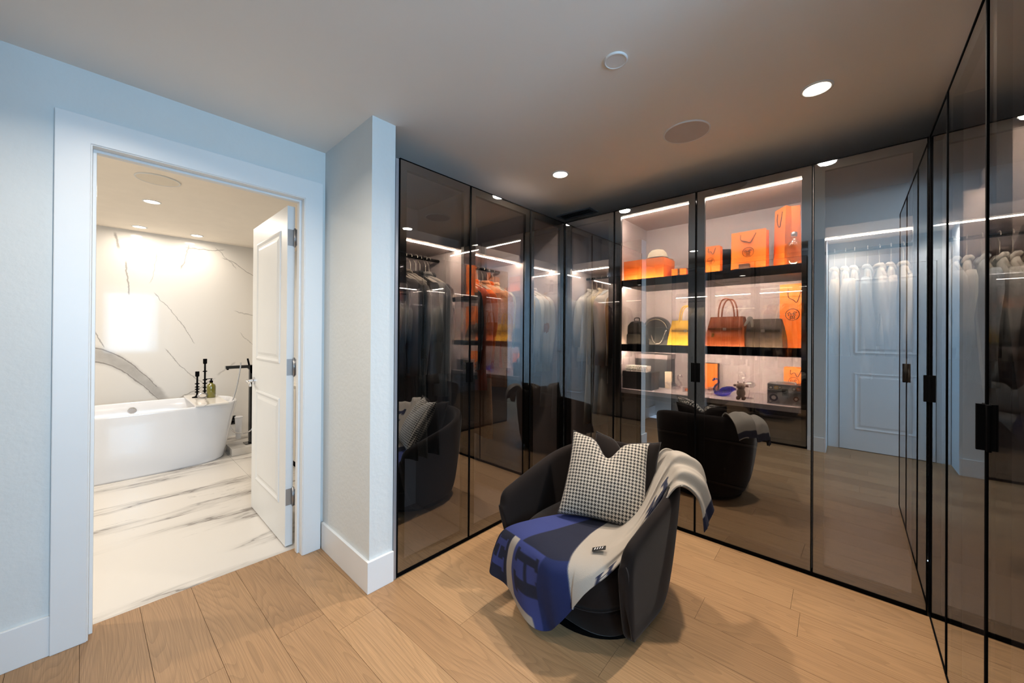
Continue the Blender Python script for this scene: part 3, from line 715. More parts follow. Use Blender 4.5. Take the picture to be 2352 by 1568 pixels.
# seat cushion: a rounded D slab with a crowned top
def dshape(a, bk, fr_, N_=48):
    r = []
    for k in range(N_):
        t_ = 2*pi*k/N_; c, s = math.cos(t_), math.sin(t_); e = 2/3.0
        x = a*abs(c)**e*(1 if c >= 0 else -1); y = abs(s)**e*(1 if s >= 0 else -1)
        r.append((x, y*(fr_ if y > 0 else bk)))
    return r
b = BM(); rings = []
for z, a, bk, fr_ in ((.155, .20, .20, .24), (.155, .262, .27, .325), (.17, .284, .285, .352), (.21, .298, .30, .372), (.29, .302, .30, .378), (.34, .298, .298, .370), (.362, .280, .28, .345), (.373, .22, .22, .28), (.378, .12, .12, .16), (.379, .03, .03, .04)):
    rings.append([(x, y, z) for x, y in dshape(a, bk, fr_)])
loft(b, rings); seat = obj('seat_cushion', b, M_velvet, CH, smooth=True)
b = BM(); tube(b, [(x, y, .185) for x, y in dshape(.294, .295, .366)], .004, 6, closed=True); obj('piping', b, M_velvet, seat, smooth=True)
b = BM(); rings = []
for z, a, bk, fr_ in ((.022, .262, .25, .262), (.035, .275, .26, .272), (.12, .288, .27, .292), (.155, .285, .27, .302), (.16, .2, .2, .22)):
    rings.append([(x, y, z) for x, y in dshape(a, bk, fr_)])
loft(b, rings); obj('seat_base', b, M_velvet, CH, smooth=True)
b = BM(); lathe(b, [(.282, 0), (.288, .004), (.288, .022), (.27, .024)], 48); obj('swivel_base', b, M_black, CH)
for s in (0, npth-1):      # welt seam down each arm front
    sec = shell_normal_pts(s); b = BM()
    tube(b, cr([(p[0]+(.010 if s == 0 else -.010), p[1]+.012, p[2]) for p in sec[1:8]], 3), .0028, 6); obj('arm_seam', b, mat('stitching', (36, 31, 30), .8), CH, smooth=True)

# cushions
def pillow(name, label, w, t_, M4, m, chop, n=34):
    b = BM(); G = [[], []]
    for side in (0, 1):
        for j in range(n+1):
            row = []
            for i in range(n+1):
                u, v = -1+2*i/n, -1+2*j/n
                x = w/2*u*(1-.09*(1-v*v)*abs(u)**3); y = w/2*v*(1-.09*(1-u*u)*abs(v)**3)
                th = t_/2*max(0, (1-u**2)*(1-v**2))**.42
                if chop:
                    g = math.exp(-(u/.27)**2); k = max(0, (v+.15)/1.15)
                    y -= chop*w*g*k**1.6; th *= 1-.55*g*k**1.2
                    x *= 1-.05*k*(1-g)
                    y += .02*w*abs(u)**4*k
                th += .0025*math.sin(u*7+v*5)*(1-u*u)*(1-v*v)
                if side and (i in (0, n) or j in (0, n)): row.append(G[0][j][i]); continue
                row.append(b.verts.new((x, y, th if side == 0 else -th)))
            G[side].append(row)
        for j in range(n):
            for i in range(n):
                q = (G[side][j][i], G[side][j][i+1], G[side][j+1][i+1], G[side][j+1][i])
                b.faces.new(q if side == 0 else q[::-1])
    edge = [G[0][0][i].co.copy() for i in range(n)]+[G[0][j][n].co.copy() for j in range(n)]+[G[0][n][i].co.copy() for i in range(n, 0, -1)]+[G[0][j][0].co.copy() for j in range(n, 0, -1)]
    t = thing(name, label, 'cushion'); t.matrix_world = M4
    obj('cushion_cover', b, m, t, smooth=True)
    b = BM(); tube(b, edge, .003, 6, closed=True); obj('piped_edge', b, mat('dark_piping', (40, 34, 32), .8), t, smooth=True)
    return t
def houndstooth():
    m = bpy.data.materials.new('houndstooth_wool'); m.use_nodes = True; N, L = nt(m); bs = N['Principled BSDF']
    tc = N.new('ShaderNodeTexCoord'); mp = N.new('ShaderNodeMapping'); mp.inputs['Rotation'].default_value = (0, 0, .0); sc_ = 1/.00205; mp.inputs['Scale'].default_value = (sc_, sc_, 1)
    L.new(tc.outputs['Object'], mp.inputs[0]); sx = N.new('ShaderNodeSeparateXYZ'); L.new(mp.outputs[0], sx.inputs[0])
    def mth(op, a, b_=None):
        n = N.new('ShaderNodeMath'); n.operation = op
        for i, v in enumerate((a, b_)):
            if v is None: continue
            if isinstance(v, (int, float)): n.inputs[i].default_value = v
            else: L.new(v, n.inputs[i])
        return n.outputs[0]
    fx, fy = mth('FLOOR', mth('ADD', sx.outputs[0], 4000)), mth('FLOOR', mth('ADD', sx.outputs[1], 4000))
    wx = mth('LESS_THAN', mth('MODULO', fx, 8), 4); wy = mth('LESS_THAN', mth('MODULO', fy, 8), 4)
    tw = mth('LESS_THAN', mth('MODULO', mth('ADD', fx, fy), 4), 2)
    v = mth('ADD', mth('MULTIPLY', tw, wx), mth('MULTIPLY', mth('SUBTRACT', 1, tw), wy))
    mx = N.new('ShaderNodeMix'); mx.data_type = 'RGBA'; mx.inputs[6].default_value = lin((192, 182, 168)); mx.inputs[7].default_value = lin((26, 23, 23))
    L.new(v, mx.inputs[0]); L.new(mx.outputs[2], bs.inputs['Base Color']); bs.inputs['Roughness'].default_value = .9; bs.inputs['Sheen Weight'].default_value = .2
    n = N.new('ShaderNodeTexNoise'); n.inputs['Scale'].default_value = 500; L.new(tc.outputs['Object'], n.inputs[0])
    bp = N.new('ShaderNodeBump'); bp.inputs['Strength'].default_value = .3; bp.inputs['Distance'].default_value = .002; L.new(n.outputs['Fac'], bp.inputs['Height']); L.new(bp.outputs[0], bs.inputs['Normal'])
    return m
def frame(o, xdir, ydir):
    x = Vector(xdir).normalized(); z = x.cross(Vector(ydir)).normalized(); y = z.cross(x)
    return Matrix(((x.x, y.x, z.x, o[0]), (x.y, y.y, z.y, o[1]), (x.z, y.z, z.z, o[2]), (0, 0, 0, 1)))
CM = Matrix.Translation((-.94, 1.69, 0)) @ Matrix.Rotation(math.atan2(.17, -.985), 4, 'Z')
def cl(v): return CM @ Vector(v)
P_O = cl((.012, -.062, .578))
xd = CM.to_3x3() @ Vector((-.285, -.172, -.02)); yd = CM.to_3x3() @ Vector((.02, -.25, .36))
pillow('houndstooth_cushion', 'black and cream houndstooth cushion with a dented top on the armchair', .43, .16, frame(P_O, xd, yd), houndstooth(), .22)
pillow('velvet_cushion', 'plain dark taupe velvet cushion tucked behind the houndstooth one', .40, .12, frame(cl((.01, -.19, .565)), CM.to_3x3() @ Vector((-1, -.15, .03)), CM.to_3x3() @ Vector((.02, -.36, .94))), M_velvet, .14)

# throw blanket: smooth sheet through a net of points in the chair's frame
NET = [
 [(.14, .05, .388), (.20, .25, .390), (.285, .380, .345), (.318, .425, .25), (.318, .452, .15)],
 [(.08, .03, .390), (.13, .24, .392), (.19, .392, .358), (.215, .432, .25), (.21, .442, .12)],
 [(.02, .00, .392), (.03, .22, .394), (.055, .396, .364), (.055, .442, .24), (-.02, .432, .055)],
 [(-.06, -.02, .394), (-.07, .18, .396), (-.09, .386, .370), (-.11, .425, .28), (-.115, .402, .12)],
 [(-.12, -.06, .41), (-.155, .10, .412), (-.20, .27, .402), (-.225, .352, .362), (-.225, .378, .29)],
 [(-.13, -.17, .50), (-.185, -.06, .485), (-.245, .06, .462), (-.285, .16, .450), (-.30, .235, .418)],
 [(-.13, -.29, .66), (-.20, -.24, .655), (-.255, -.17, .628), (-.288, -.10, .595), (-.308, -.03, .560)],
 [(-.17, -.345, .730), (-.245, -.29, .722), (-.305, -.215, .700), (-.347, -.14, .672), (-.364, -.085, .650)],
 [(-.235, -.42, .68), (-.325, -.355, .682), (-.39, -.262, .657), (-.418, -.18, .622), (-.424, -.135, .598)],
 [(-.265, -.44, .56), (-.36, -.375, .552), (-.425, -.28, .53), (-.448, -.205, .49), (-.444, -.158, .46)],
]
def cr1(P, t):
    n = len(P)-1; t = max(0, min(n-1e-9, t)); i = int(t); f = t-i
    p0, p1, p2, p3 = P[max(0, i-1)], P[i], P[i+1], P[min(n, i+2)]
    return tuple(.5*((2*b_)+(c-a)*f+(2*a-5*b_+4*c-d)*f*f+(3*b_-a-3*c+d)*f**3) for a, b_, c, d in zip(p0, p1, p2, p3))
def letter_h(u, v):
    """serif H in the unit square"""
    if not (0 <= u <= 1 and 0 <= v <= 1): return False
    if .08 < u < .30 or .70 < u < .92: return True
    if (v < .12 or v > .88) and (u < .38 or u > .62): return True
    return .44 < v < .56 and .3 <= u <= .7
CREAM, NAVY, BLUE, DEEP, INK = (156, 147, 136), (11, 15, 38), (44, 53, 106), (7, 24, 72), (20, 24, 48)
def throw_colour(s, t):
    if s > 8.55: return NAVY if (s < 8.9 or t > .5) else CREAM
    d = 3.35+.25*(t-2)/2 if t > 2 else 3.35-.55*(2-t)/2
    if s > d:
        if letter_h((s-5.35)/.8, (t-2.0)/1.5): return INK
        if letter_h((s-4.3)/.5, (t-3.45)/.8) : return INK
        return CREAM
    if t < 2.02:
        return BLUE if s < 1.75-.25*(t-1) else NAVY
    if t > 3.72 and 1.2 < s < 1.95: return CREAM
    if s < 1.05: return BLUE if letter_h((t-2.3)/1.25, (s-.18)/.72) else NAVY
    if s < 1.38: return CREAM
    if s < 2.62-.45*(t-2)/2: return NAVY if letter_h((t-2.25)/1.2, (s-1.52)/.95) else BLUE
    return DEEP
NU, NV = 400, 190
verts = []; faces = []; cols = []
for j in range(NV+1):
    t_ = 4*j/NV; col_ = [cr1(r, t_) for r in NET]
    for i in range(NU+1):
        s = 9*i/NU; acc = [0, 0, 0]
        for da in (-.9, -.3, .3, .9):
            for db in (-.6, 0, .6):
                q3 = throw_colour(max(0, min(9, s+da*9/NU)), max(0, min(4, t_+db*4/NV))); acc = [acc[0]+q3[0], acc[1]+q3[1], acc[2]+q3[2]]
        cols.append(tuple(v/12 for v in acc))
        p = Vector(cr1(col_, s))
        # soft folds: lengthwise along the arm, rippling on the hanging part
        a = max(0, min(1, (s-4.2)/1.5)); fold = .016*a*math.sin(t_*4.2+s*.55)+.007*a*math.sin(t_*9+1.3*s)
        h_ = max(0, t_-2.2)/1.8 if s < 3.6 else 0
        p += Vector((-.55*fold, .25*fold, .8*fold)); p.y += .013*h_*math.sin(s*4.6)
        verts.append(p)
for j in range(NV):
    for i in range(NU):
        q = j*(NU+1)+i; faces.append((q, q+1, q+NU+2, q+NU+1))
me = bpy.data.meshes.new('throw'); me.from_pydata(verts, [], faces)
ca_ = me.color_attributes.new('print', 'FLOAT_COLOR', 'POINT')
buf = []
for c in cols: buf += list(lin(c))
ca_.data.foreach_set('color', buf)
m = bpy.data.materials.new('wool_throw_print'); m.use_nodes = True; N, L = nt(m); bs = N['Principled BSDF']
at = N.new('ShaderNodeAttribute'); at.attribute_name = 'print'; L.new(at.outputs['Color'], bs.inputs['Base Color']); bs.inputs['Roughness'].default_value = .95
n_ = N.new('ShaderNodeTexNoise'); n_.inputs['Scale'].default_value = 350; tcn = N.new('ShaderNodeTexCoord'); L.new(tcn.outputs['Object'], n_.inputs[0])
bp = N.new('ShaderNodeBump'); bp.inputs['Strength'].default_value = .35; bp.inputs['Distance'].default_value = .002; L.new(n_.outputs['Fac'], bp.inputs['Height']); L.new(bp.outputs[0], bs.inputs['Normal'])
TH = thing('throw_blanket', 'blue, navy and cream wool throw with letter H pattern over seat and arm', 'blanket', (-.94, 1.69, 0), math.atan2(.17, -.985))
o = link('woven_cloth', me, m, TH, smooth=True)
md = o.modifiers.new('thick', 'SOLIDIFY'); md.thickness = .007; md.offset = 1
tg = cr1([cr1(r, 1.9) for r in NET], 4.05)
b = BM(); box(b, -.03, .03, -.012, .012, 0, .004); lt = obj('leather_tag', b, mat('black_leather', (20, 19, 19), .4), TH, bevel=.0015); lt.location = (tg[0], tg[1], tg[2]+.012); lt.rotation_euler = (-.1, .35, .55)
for k in range(4):
    b = BM(); tube(b, [(-.019+k*.011, -.006, .0045), (-.014+k*.011, .006, .0045)], .0011, 5); obj('tag_lettering', b, M_steel, lt)

# ------------------------------------------------------------------ things on the display shelves
def emblem(parent, x, y, z, r, m):
    """small line emblem: a ring with a horse and carriage, as printed on the bags; faces -y"""
    b = BM(); tube(b, [(x+r*math.cos(2*pi*k/28), y, z+r*math.sin(2*pi*k/28)) for k in range(28)], r*.055, 5, closed=True)
    w = r*.06
    for pts in ([(-.7, .15), (-.45, .4), (-.2, .1), (-.35, -.1)], [(.1, .25), (.35, .5), (.65, .35), (.3, .2)], [(-.5, .1), (-.6, -.2)], [(.25, .2), (.2, -.05), (.5, -.1)], [(-.2, .1), (.2, .15)]):
        tube(b, [(x+p[0]*r, y, z+p[1]*r) for p in pts], w, 5)
    for cx_ in (-.16, .16): tube(b, [(x+cx_*r+.16*r*math.cos(2*pi*k/14), y, z-.42*r+.2*r*math.sin(2*pi*k/14)) for k in range(14)], w, 5, closed=True)
    for k in (-.3, 0, .3): tube(b, [(x+k*r-.08*r, y, z-.74*r), (x+k*r+.08*r, y, z-.74*r)], w, 4)
    return obj('printed_emblem', b, m, parent)
def paper_bag(label, loc, w, d, h, rz, m=M_orange, emb=None, hand=True, hr=.5, slump=0):
    t = thing('paper_shopping_bag', label, 'shopping bag', loc, rz)
    b = BM(); rings = []
    for z, k in ((0, 0), (h*.3, .1), (h*.75, .3), (h, .42)):
        g = d/2*k*.9; yy = d/2*(1-k*.45)
        rings.append([(-w/2, -yy, z), (w/2, -yy, z), (w/2-g, 0, z), (w/2, yy, z), (-w/2, yy, z), (-w/2+g, 0, z)])
    R = loft(b, rings, cap=False); b.faces.new(R[0][::-1]); o = obj('bag_body', b, m, t)
    md = o.modifiers.new('thick', 'SOLIDIFY'); md.thickness = .0012; md.offset = -1
    if slump: o.rotation_euler = (0, slump, 0)
    if hand:
        for s in (-1, 1):
            yy = s*(d/2*(1-.42*.45)+.0015); b = BM(); ha = w*.22
            if s < 0: pts = [(-ha, yy, h*.93), (-ha*.95, yy-.004, h*.80), (-ha*.2, yy-.006, h*hr*1.36), (ha*.35, yy-.005, h*.72), (ha, yy, h*.93)]
            else: pts = [(-ha, yy, h*.93), (-ha*.9, yy, h*.8), (0, yy, h*.70), (ha*.9, yy, h*.8), (ha, yy, h*.93)]
            tube(b, cr(pts, 6), .0022, 6); obj('rope_handle', b, M_brown, t, smooth=True)
    if emb: emblem(t, emb[0], -d/2*(1-emb[1]/h*.42*.45)-.0012, emb[1], emb[2], M_brown)
    return t
def hbag(label, loc, w, d, h, rz, col, rough=.4, handles=True, charm=None, open_flap=False, hh=.11):
    t = thing('leather_handbag', label, 'handbag', loc, rz)
    m = mat('leather_%d_%d_%d' % col, col, rough, noise=.08, scale=10, bump=.15, bscale=400, coat=.15)
    md_ = mat('leather_edge_%d_%d_%d' % col, tuple(int(c*.62) for c in col), .45)
    b = BM(); rings = []
    for z, kw, kd in ((0, .97, .92), (.006, 1, 1), (h*.35, .97, .88), (h*.7, .90, .55), (h, .80, .34)):
        W2, D2 = w/2*kw, d/2*kd; g = W2*.0+d*.10*(z/h)
        rings.append([(-W2, -D2, z), (-W2*.5, -D2*1.02, z), (W2*.5, -D2*1.02, z), (W2, -D2, z), (W2-g*1.6, -D2*.35, z), (W2-g*2.2, 0, z), (W2-g*1.6, D2*.35, z), (W2, D2, z), (W2*.5, D2, z), (-W2*.5, D2, z), (-W2, D2, z), (-W2+g*1.6, D2*.35, z), (-W2+g*2.2, 0, z), (-W2+g*1.6, -D2*.35, z)])
    loft(b, rings); obj('bag_body', b, m, t, smooth=False, bevel=.002)
    b = BM(); D1, D0 = d/2*.34, d/2*.60; W1 = w/2*.80
    z1, z0 = h, h*.66
    pts = [(-W1, D1, z1+.002), (W1, D1, z1+.002)]
    rows = [[(-W1, D1, z1+.003), (-W1*.3, D1, z1+.003), (W1*.3, D1, z1+.003), (W1, D1, z1+.003)], [(-W1, -D1-.003, z1+.003), (-W1*.3, -D1-.003, z1+.003), (W1*.3, -D1-.003, z1+.003), (W1, -D1-.003, z1+.003)],
            [(-W1*1.06, -D0-.004, z0), (-W1*.3, -D0-.006, z0-.006), (W1*.3, -D0-.006, z0-.006), (W1*1.06, -D0-.004, z0)]]
    loft(b, rows, closed_u=False); o = obj('flap', b, m, t); md = o.modifiers.new('t', 'SOLIDIFY'); md.thickness = .003
    b = BM(); zb = h*.60; D3 = d/2*.70
    box(b, -W1*1.04, W1*1.04, -D3-.006, -D3-.002, zb-.007, zb+.007); st = obj('belt_strap', b, md_, t)
    b = BM(); box(b, -.010, .010, -D3-.010, -D3-.006, zb-.009, zb+.009); obj('turn_lock', b, M_steel, st)
    if charm:
        b = BM(); box(b, charm-.008, charm+.008, -D3-.016, -D3-.011, zb-.055, zb-.03); tube(b, [(charm-.005, -D3-.0135, zb-.03), (charm-.004, -D3-.0135, zb-.018), (charm+.004, -D3-.0135, zb-.018), (charm+.005, -D3-.0135, zb-.03)], .0016, 6); obj('padlock', b, mat('gold_metal', (232, 196, 120), .25, metal=1), t)
        b = BM(); tube(b, [(charm, -D3-.012, zb-.018), (charm-.01, -D3-.009, zb), (charm+.02, -D0-.01, z0)], .002, 5); obj('cord', b, md_, t)
    if handles:
        for s in (-1, 1):
            b = BM(); yy = s*D1*1.15; ha = w*.20
            tube(b, cr([(-ha, yy, h*.72), (-ha, yy, h*.98), (-ha*.86, yy*1.1, h+hh*.55), (-ha*.4, yy*1.2, h+hh*.95), (ha*.4, yy*1.2, h+hh*.95), (ha*.86, yy*1.1, h+hh*.55), (ha, yy, h*.98), (ha, yy, h*.72)], 6), .0052, 8); obj('top_handle', b, md_ if col[0] < 90 else m, t, smooth=True)
    for s in (-1, 1):
        b = BM(); tube(b, [(s*w/2*.98, -d/2*.9, .004), (s*w/2*.95, -d/2*.82, h*.35), (s*w/2*.88, -d/2*.52, h*.7), (s*w/2*.80, -d/2*.34, h)], .0022, 6); obj('edge_welt', b, md_, t, smooth=True)
    return t
Yi = 2.86
# top shelf
t = thing('gift_box', 'wide orange lidded box at the left end of the top shelf', 'box', (-1.185, Yi+.03, S1))
boxo('box_base', -.16, .155, -.11, .11, 0, .115, M_orange2, t, bevel=.001); boxo('lid', -.163, .158, -.113, .113, .108, .165, M_orange, t, bevel=.0015)
t = thing('gift_box', 'small orange box with dark ribbon beside the wide orange box', 'box', (-.955, Yi+.04, S1), .2)
boxo('box_base', -.05, .05, -.06, .06, 0, .075, M_orange2, t, bevel=.001); boxo('ribbon', -.008, .008, -.062, .062, -.0, .077, M_brown, t)
t = thing('sun_hat', 'pale rounded hat lying on top of the wide orange box', 'hat', (-1.13, Yi+.06, S1+.165))
b = BM(); lathe(b, [(.115, 0), (.116, .003), (.078, .008), (.074, .03), (.066, .06), (.045, .082), (.015, .09)], 32); obj('crown', b, mat('straw', (206, 196, 170), .9, bump=.4, bscale=300), t, smooth=True)
b = BM(); tube(b, [(.0775*math.cos(2*pi*k/32), .0775*math.sin(2*pi*k/32), .016) for k in range(32)], .006, 6, closed=True); obj('hat_band', b, M_black, t, smooth=True)
t = thing('dust_bag', 'black rounded case standing behind the wide orange box', 'case', (-1.325, 3.04, S1))
b = BM(); prism(b, [(-.05, 0), (.09, 0), (.09, .14), (.075, .165), (.04, .175), (-.03, .17), (-.05, .15)], 'y', -.03, .03); obj('case_body', b, M_black, t, bevel=.008)
b = BM(); tube(b, [(-.02, -.032, .02), (-.02, -.032, .15)], .0015, 5); obj('zip', b, M_steel, t)
paper_bag('small orange paper shopping bag in the middle of the top shelf', (-.722, Yi+.01, S1), .105, .07, .205, 0, emb=(-.008, .10, .024), hr=.6)
t = thing('vanity_pouch', 'black pouch with grey trim standing behind the small orange bag', 'pouch', (-.665, Yi+.10, S1))
b = BM(); prism(b, [(-.04, 0), (.045, 0), (.05, .15), (.035, .19), (-.02, .195), (-.04, .17)], 'y', -.025, .025); obj('pouch_body', b, M_black, t, bevel=.008)
b = BM(); tube(b, [(.047, 0, .01), (.052, 0, .15), (.037, 0, .192)], .003, 6); obj('trim', b, M_gun, t)
paper_bag('largest upright orange paper shopping bag on the top shelf', (-.505, Yi+.03, S1), .20, .085, .275, -.08, emb=(.0, .135, .032), hr=.55)
t = thing('ribbon_box', 'small dark brown box in front of the largest upright orange bag', 'box', (-.52, Yi-.055, S1))
boxo('box_base', -.055, .055, -.02, .02, 0, .022, M_brown, t); boxo('lid', -.03, .03, -.018, .018, .022, .05, M_brown, t, bevel=.002)
paper_bag('tall narrow orange shopping bag turned sideways at the right end of the top shelf', (-.305, Yi+.04, S1), .115, .10, .39, -.95, emb=None, hr=.52)
t = thing('perfume_flask', 'clear glass flask in front of the tall sideways orange bag', 'flask', (-.262, Yi-.05, S1))
b = BM(); lathe(b, [(.028, 0), (.034, .01), (.036, .12), (.03, .15), (.012, .165), (.012, .185)], 24); obj('flask_body', b, M_clear, t, smooth=True)
b = BM(); lathe(b, [(.014, .186), (.016, .19), (.016, .21), (.008, .215)], 18); obj('stopper', b, M_steel, t, smooth=True)
# middle shelf
t = thing('dome_bag', 'black domed backpack at the left end of the middle shelf', 'backpack', (-1.285, Yi+.04, S2))
b = BM(); prism(b, [(-.085, 0), (.085, 0), (.08, .08), (.065, .15), (.035, .185), (0, .195), (-.035, .185), (-.065, .15), (-.08, .08)], 'y', -.05, .05); obj('bag_body', b, mat('black_nylon', (16, 16, 18), .6), t, bevel=.015)
b = BM(); prism(b, [(-.06, .01), (.06, .01), (.06, .08), (.05, .09), (-.05, .09), (-.06, .08)], 'y', -.068, -.05); obj('front_pocket', b, MATS['black_nylon'], t, bevel=.006)
b = BM(); tube(b, cr([(-.02, 0, .19), (-.018, 0, .215), (.018, 0, .215), (.02, 0, .19)], 5), .004, 6); obj('carry_loop', b, MATS['black_nylon'], t, smooth=True)
t = thing('round_bag', 'round dark hoop-framed bag with an orange tag behind the black backpack', 'handbag', (-1.20, 3.10, S2))
b = BM(); lathe(b, [(0, -.03), (.105, -.03), (.115, -.02), (.115, .02), (.105, .03), (0, .03)], 40, cap=False, M4=Matrix.Translation((0, 0, .118)) @ Matrix.Rotation(pi/2, 4, 'X')); obj('bag_body', b, mat('smoke_leather', (54, 48, 44), .45), t)
b = BM(); tube(b, [(.092*math.cos(2*pi*k/36), -.033, .118+.092*math.sin(2*pi*k/36)) for k in range(36)], .004, 6, closed=True); obj('hoop_trim', b, mat('pale_gold', (206, 188, 150), .3, metal=.9), t, smooth=True)
boxo('tag', -.014, .014, -.037, -.033, .07, .13, M_orange, t)
t = thing('chain_bag', 'dark flap bag with a silver chain on the middle shelf', 'handbag', (-1.09, Yi+.02, S2))
b = BM(); prism(b, [(-.075, 0), (.075, 0), (.068, .12), (.058, .135), (-.058, .135), (-.068, .12)], 'y', -.032, .032); obj('bag_body', b, mat('slate_leather', (38, 42, 46), .4), t, bevel=.006)
b = BM(); prism(b, [(-.069, .045), (.069, .045), (.066, .125), (.058, .138), (-.058, .138), (-.066, .125)], 'y', -.038, -.033); obj('flap', b, MATS['slate_leather'], t, bevel=.002)
cp_ = cr([(-.05, -.045, .075), (-.03, -.06, .035), (0, -.066, .015), (.03, -.062, .03), (.055, -.05, .10), (.06, -.02, .14)], 6)
for k in range(0, len(cp_)-1, 1):
    b = BM(); p, q = cp_[k], cp_[k+1]; c_ = (p+q)/2; d_ = (q-p).normalized(); n_ = d_.cross(Vector((0, 0, 1)) if k % 2 else Vector((0, 1, 0))).normalized()
    tube(b, [c_+d_*.006*math.cos(2*pi*i/10)+n_*.0032*math.sin(2*pi*i/10) for i in range(10)], .0011, 5, closed=True); obj('chain_link', b, M_chrome, t, smooth=True)
hbag('bright yellow leather handbag with two top handles on the middle shelf', (-.895, Yi+.03, S2), .25, .13, .185, .06, (226, 178, 44), charm=.045)
hbag('cognac brown leather handbag with two top handles and gold padlock', (-.63, Yi+.02, S2), .25, .16, .205, -.10, (128, 60, 22), charm=-.07, hh=.125)
hbag('grey-brown leather satchel without raised handles, right of the brown handbag', (-.415, Yi+.02, S2), .215, .15, .185, -.08, (74, 63, 56), handles=False)
t = thing('knotted_scarf', 'grey silk scarf knotted on the corner of the grey satchel', 'scarf', (-.49, Yi-.035, S2+.185))
b = BM(); tube(b, cr([(-.03, -.012, -.04), (-.012, -.014, -.012), (0, -.006, .006), (.012, -.014, -.012), (.016, -.02, -.05)], 6), .009, 8, taper=lambda u: .55+.6*math.sin(pi*u)); obj('scarf_tails', b, CLO['grey'], t, smooth=True)
b = BM(); tube(b, [(.011*math.cos(2*pi*k/14), -.008+.006*math.sin(2*pi*k/14), .004+.011*math.sin(2*pi*k/14)) for k in range(14)], .006, 7, closed=True); obj('knot', b, CLO['grey'], t, smooth=True)
paper_bag('tall orange paper shopping bag at the right end of the middle shelf', (-.262, Yi+.12, S2), .16, .11, .41, -.12, emb=(-.012, .215, .036), hr=.55)
# drawer top
M_bk = mat('black_card', (20, 19, 18), .6)
t = thing('storage_box', 'large black lidded box at the left end of the drawer top', 'box', (-1.225, Yi-.03, S3))
boxo('box_base', -.11, .115, -.07, .08, 0, .105, M_bk, t, bevel=.001); boxo('lid', -.113, .118, -.073, .083, .095, .135, M_bk, t, bevel=.001)
def patterned():
    m = mat('squiggle_card', (232, 226, 214), .7); N, L = nt(m); bs = N['Principled BSDF']
    tc = N.new('ShaderNodeTexCoord'); v = N.new('ShaderNodeTexNoise'); v.inputs['Scale'].default_value = 26; v.inputs['Distortion'].default_value = 3; L.new(tc.outputs['Object'], v.inputs[0])
    r = N.new('ShaderNodeValToRGB'); e = r.color_ramp.elements; e[0].position = .44; e[0].color = lin((236, 230, 218)); e[1].position = .5; e[1].color = lin((30, 28, 28)); e2 = r.color_ramp.elements.new(.56); e2.color = lin((236, 230, 218))
    L.new(v.outputs['Fac'], r.inputs[0]); L.new(r.outputs[0], bs.inputs['Base Color']); return m
t = thing('patterned_box', 'flat white box with black squiggles on top of the black box', 'box', (-1.235, Yi-.045, S3+.135))
boxo('box_base', -.08, .08, -.045, .045, 0, .028, patterned(), t); boxo('lid', -.082, .082, -.047, .047, .016, .044, MATS['squiggle_card'], t, bevel=.001)
t = thing('hat_box', 'tall dark grey box with a pale grey lid behind the black box', 'box', (-1.21, 3.085, S3))
boxo('box_base', -.13, .13, -.09, .09, 0, .235, mat('graphite_card', (52, 50, 50), .6), t); boxo('lid', -.135, .135, -.095, .095, .225, .262, mat('taupe_card', (148, 136, 134), .6), t, bevel=.001)
t = thing('small_card_box', 'small upright cream box between the black box and the crystal', 'box', (-1.068, 3.0, S3), .1)
boxo('box_base', -.022, .022, -.02, .02, 0, .105, mat('cream_card', (226, 206, 176), .6), t); boxo('lid', -.0225, .0225, -.0205, .0205, .10, .13, MATS['cream_card'], t)
t = thing('presentation_box', 'flat orange box with dark edges leaning upright against the back panel', 'box', (-.862, 3.155, S3))
boxo('box_base', -.108, .108, 0, .03, 0, .205, M_brown, t); boxo('lid', -.104, .104, -.014, 0, .004, .201, M_orange, t, bevel=.001)
def swan(name, label, loc, s, rz, m, neck=1.0):
    t = thing(name, label, 'figurine', loc, rz)
    b = BM(); rings = []
    for u, w, h0, h1 in ((-.05, .004, .034, .040), (-.04, .020, .014, .044), (-.015, .032, .004, .046), (.015, .034, .0, .044), (.04, .024, .004, .034), (.055, .006, .012, .022)):
        rings.append([(u*s, w*s*math.cos(2*pi*k/14), s*((h0+h1)/2+(h1-h0)/2*math.sin(2*pi*k/14))) for k in range(14)])
    loft(b, rings); obj('body', b, m, t, smooth=True)
    b = BM(); tube(b, [p*s for p in cr([(.042, 0, .018), (.058, 0, .045), (.048, 0, .075*neck), (.030, 0, .10*neck), (.034, 0, .125*neck), (.054, 0, .128*neck), (.066, 0, .112*neck)], 6)], .008*s, 8, taper=lambda u: 1.1-.5*u+(.35 if .78 < u < .93 else 0)); obj('neck', b, m, t, smooth=True)
    for sd in (-1, 1):
        b = BM(); rings = []
        for u, z0, z1, o_ in ((-.075, .052, .058, .012), (-.05, .034, .068, .024), (-.02, .022, .066, .033), (.01, .02, .054, .036), (.03, .026, .036, .032)):
            rings.append([(u*s, sd*o_*s+.003*s*math.cos(2*pi*k/8), s*((z0+z1)/2+(z1-z0)/2*math.sin(2*pi*k/8))) for k in range(8)])
        loft(b, rings); obj('wing', b, m, t, smooth=True)
    return t
swan('crystal_swan', 'clear crystal swan left of the orange upright box', (-1.015, 2.97, S3), .85, .3, M_clear)
swan('crystal_swan', 'clear crystal swan in front of the orange upright box', (-.745, 2.87, S3), .9, pi-.3, M_clear, 1.1)
swan('cobalt_swan', 'cobalt blue glass swan next to the plush toy', (-.655, 2.88, S3), 1.0, pi+.2, M_bglass, .9)
t = thing('crystal_cube', 'small clear crystal block with an orange core', 'figurine', (-.90, 2.90, S3), .2)
boxo('block', -.028, .028, -.02, .02, 0, .034, M_clear, t, bevel=.002); boxo('core', -.014, .010, -.01, .01, .006, .026, M_orange, t, bevel=.003)
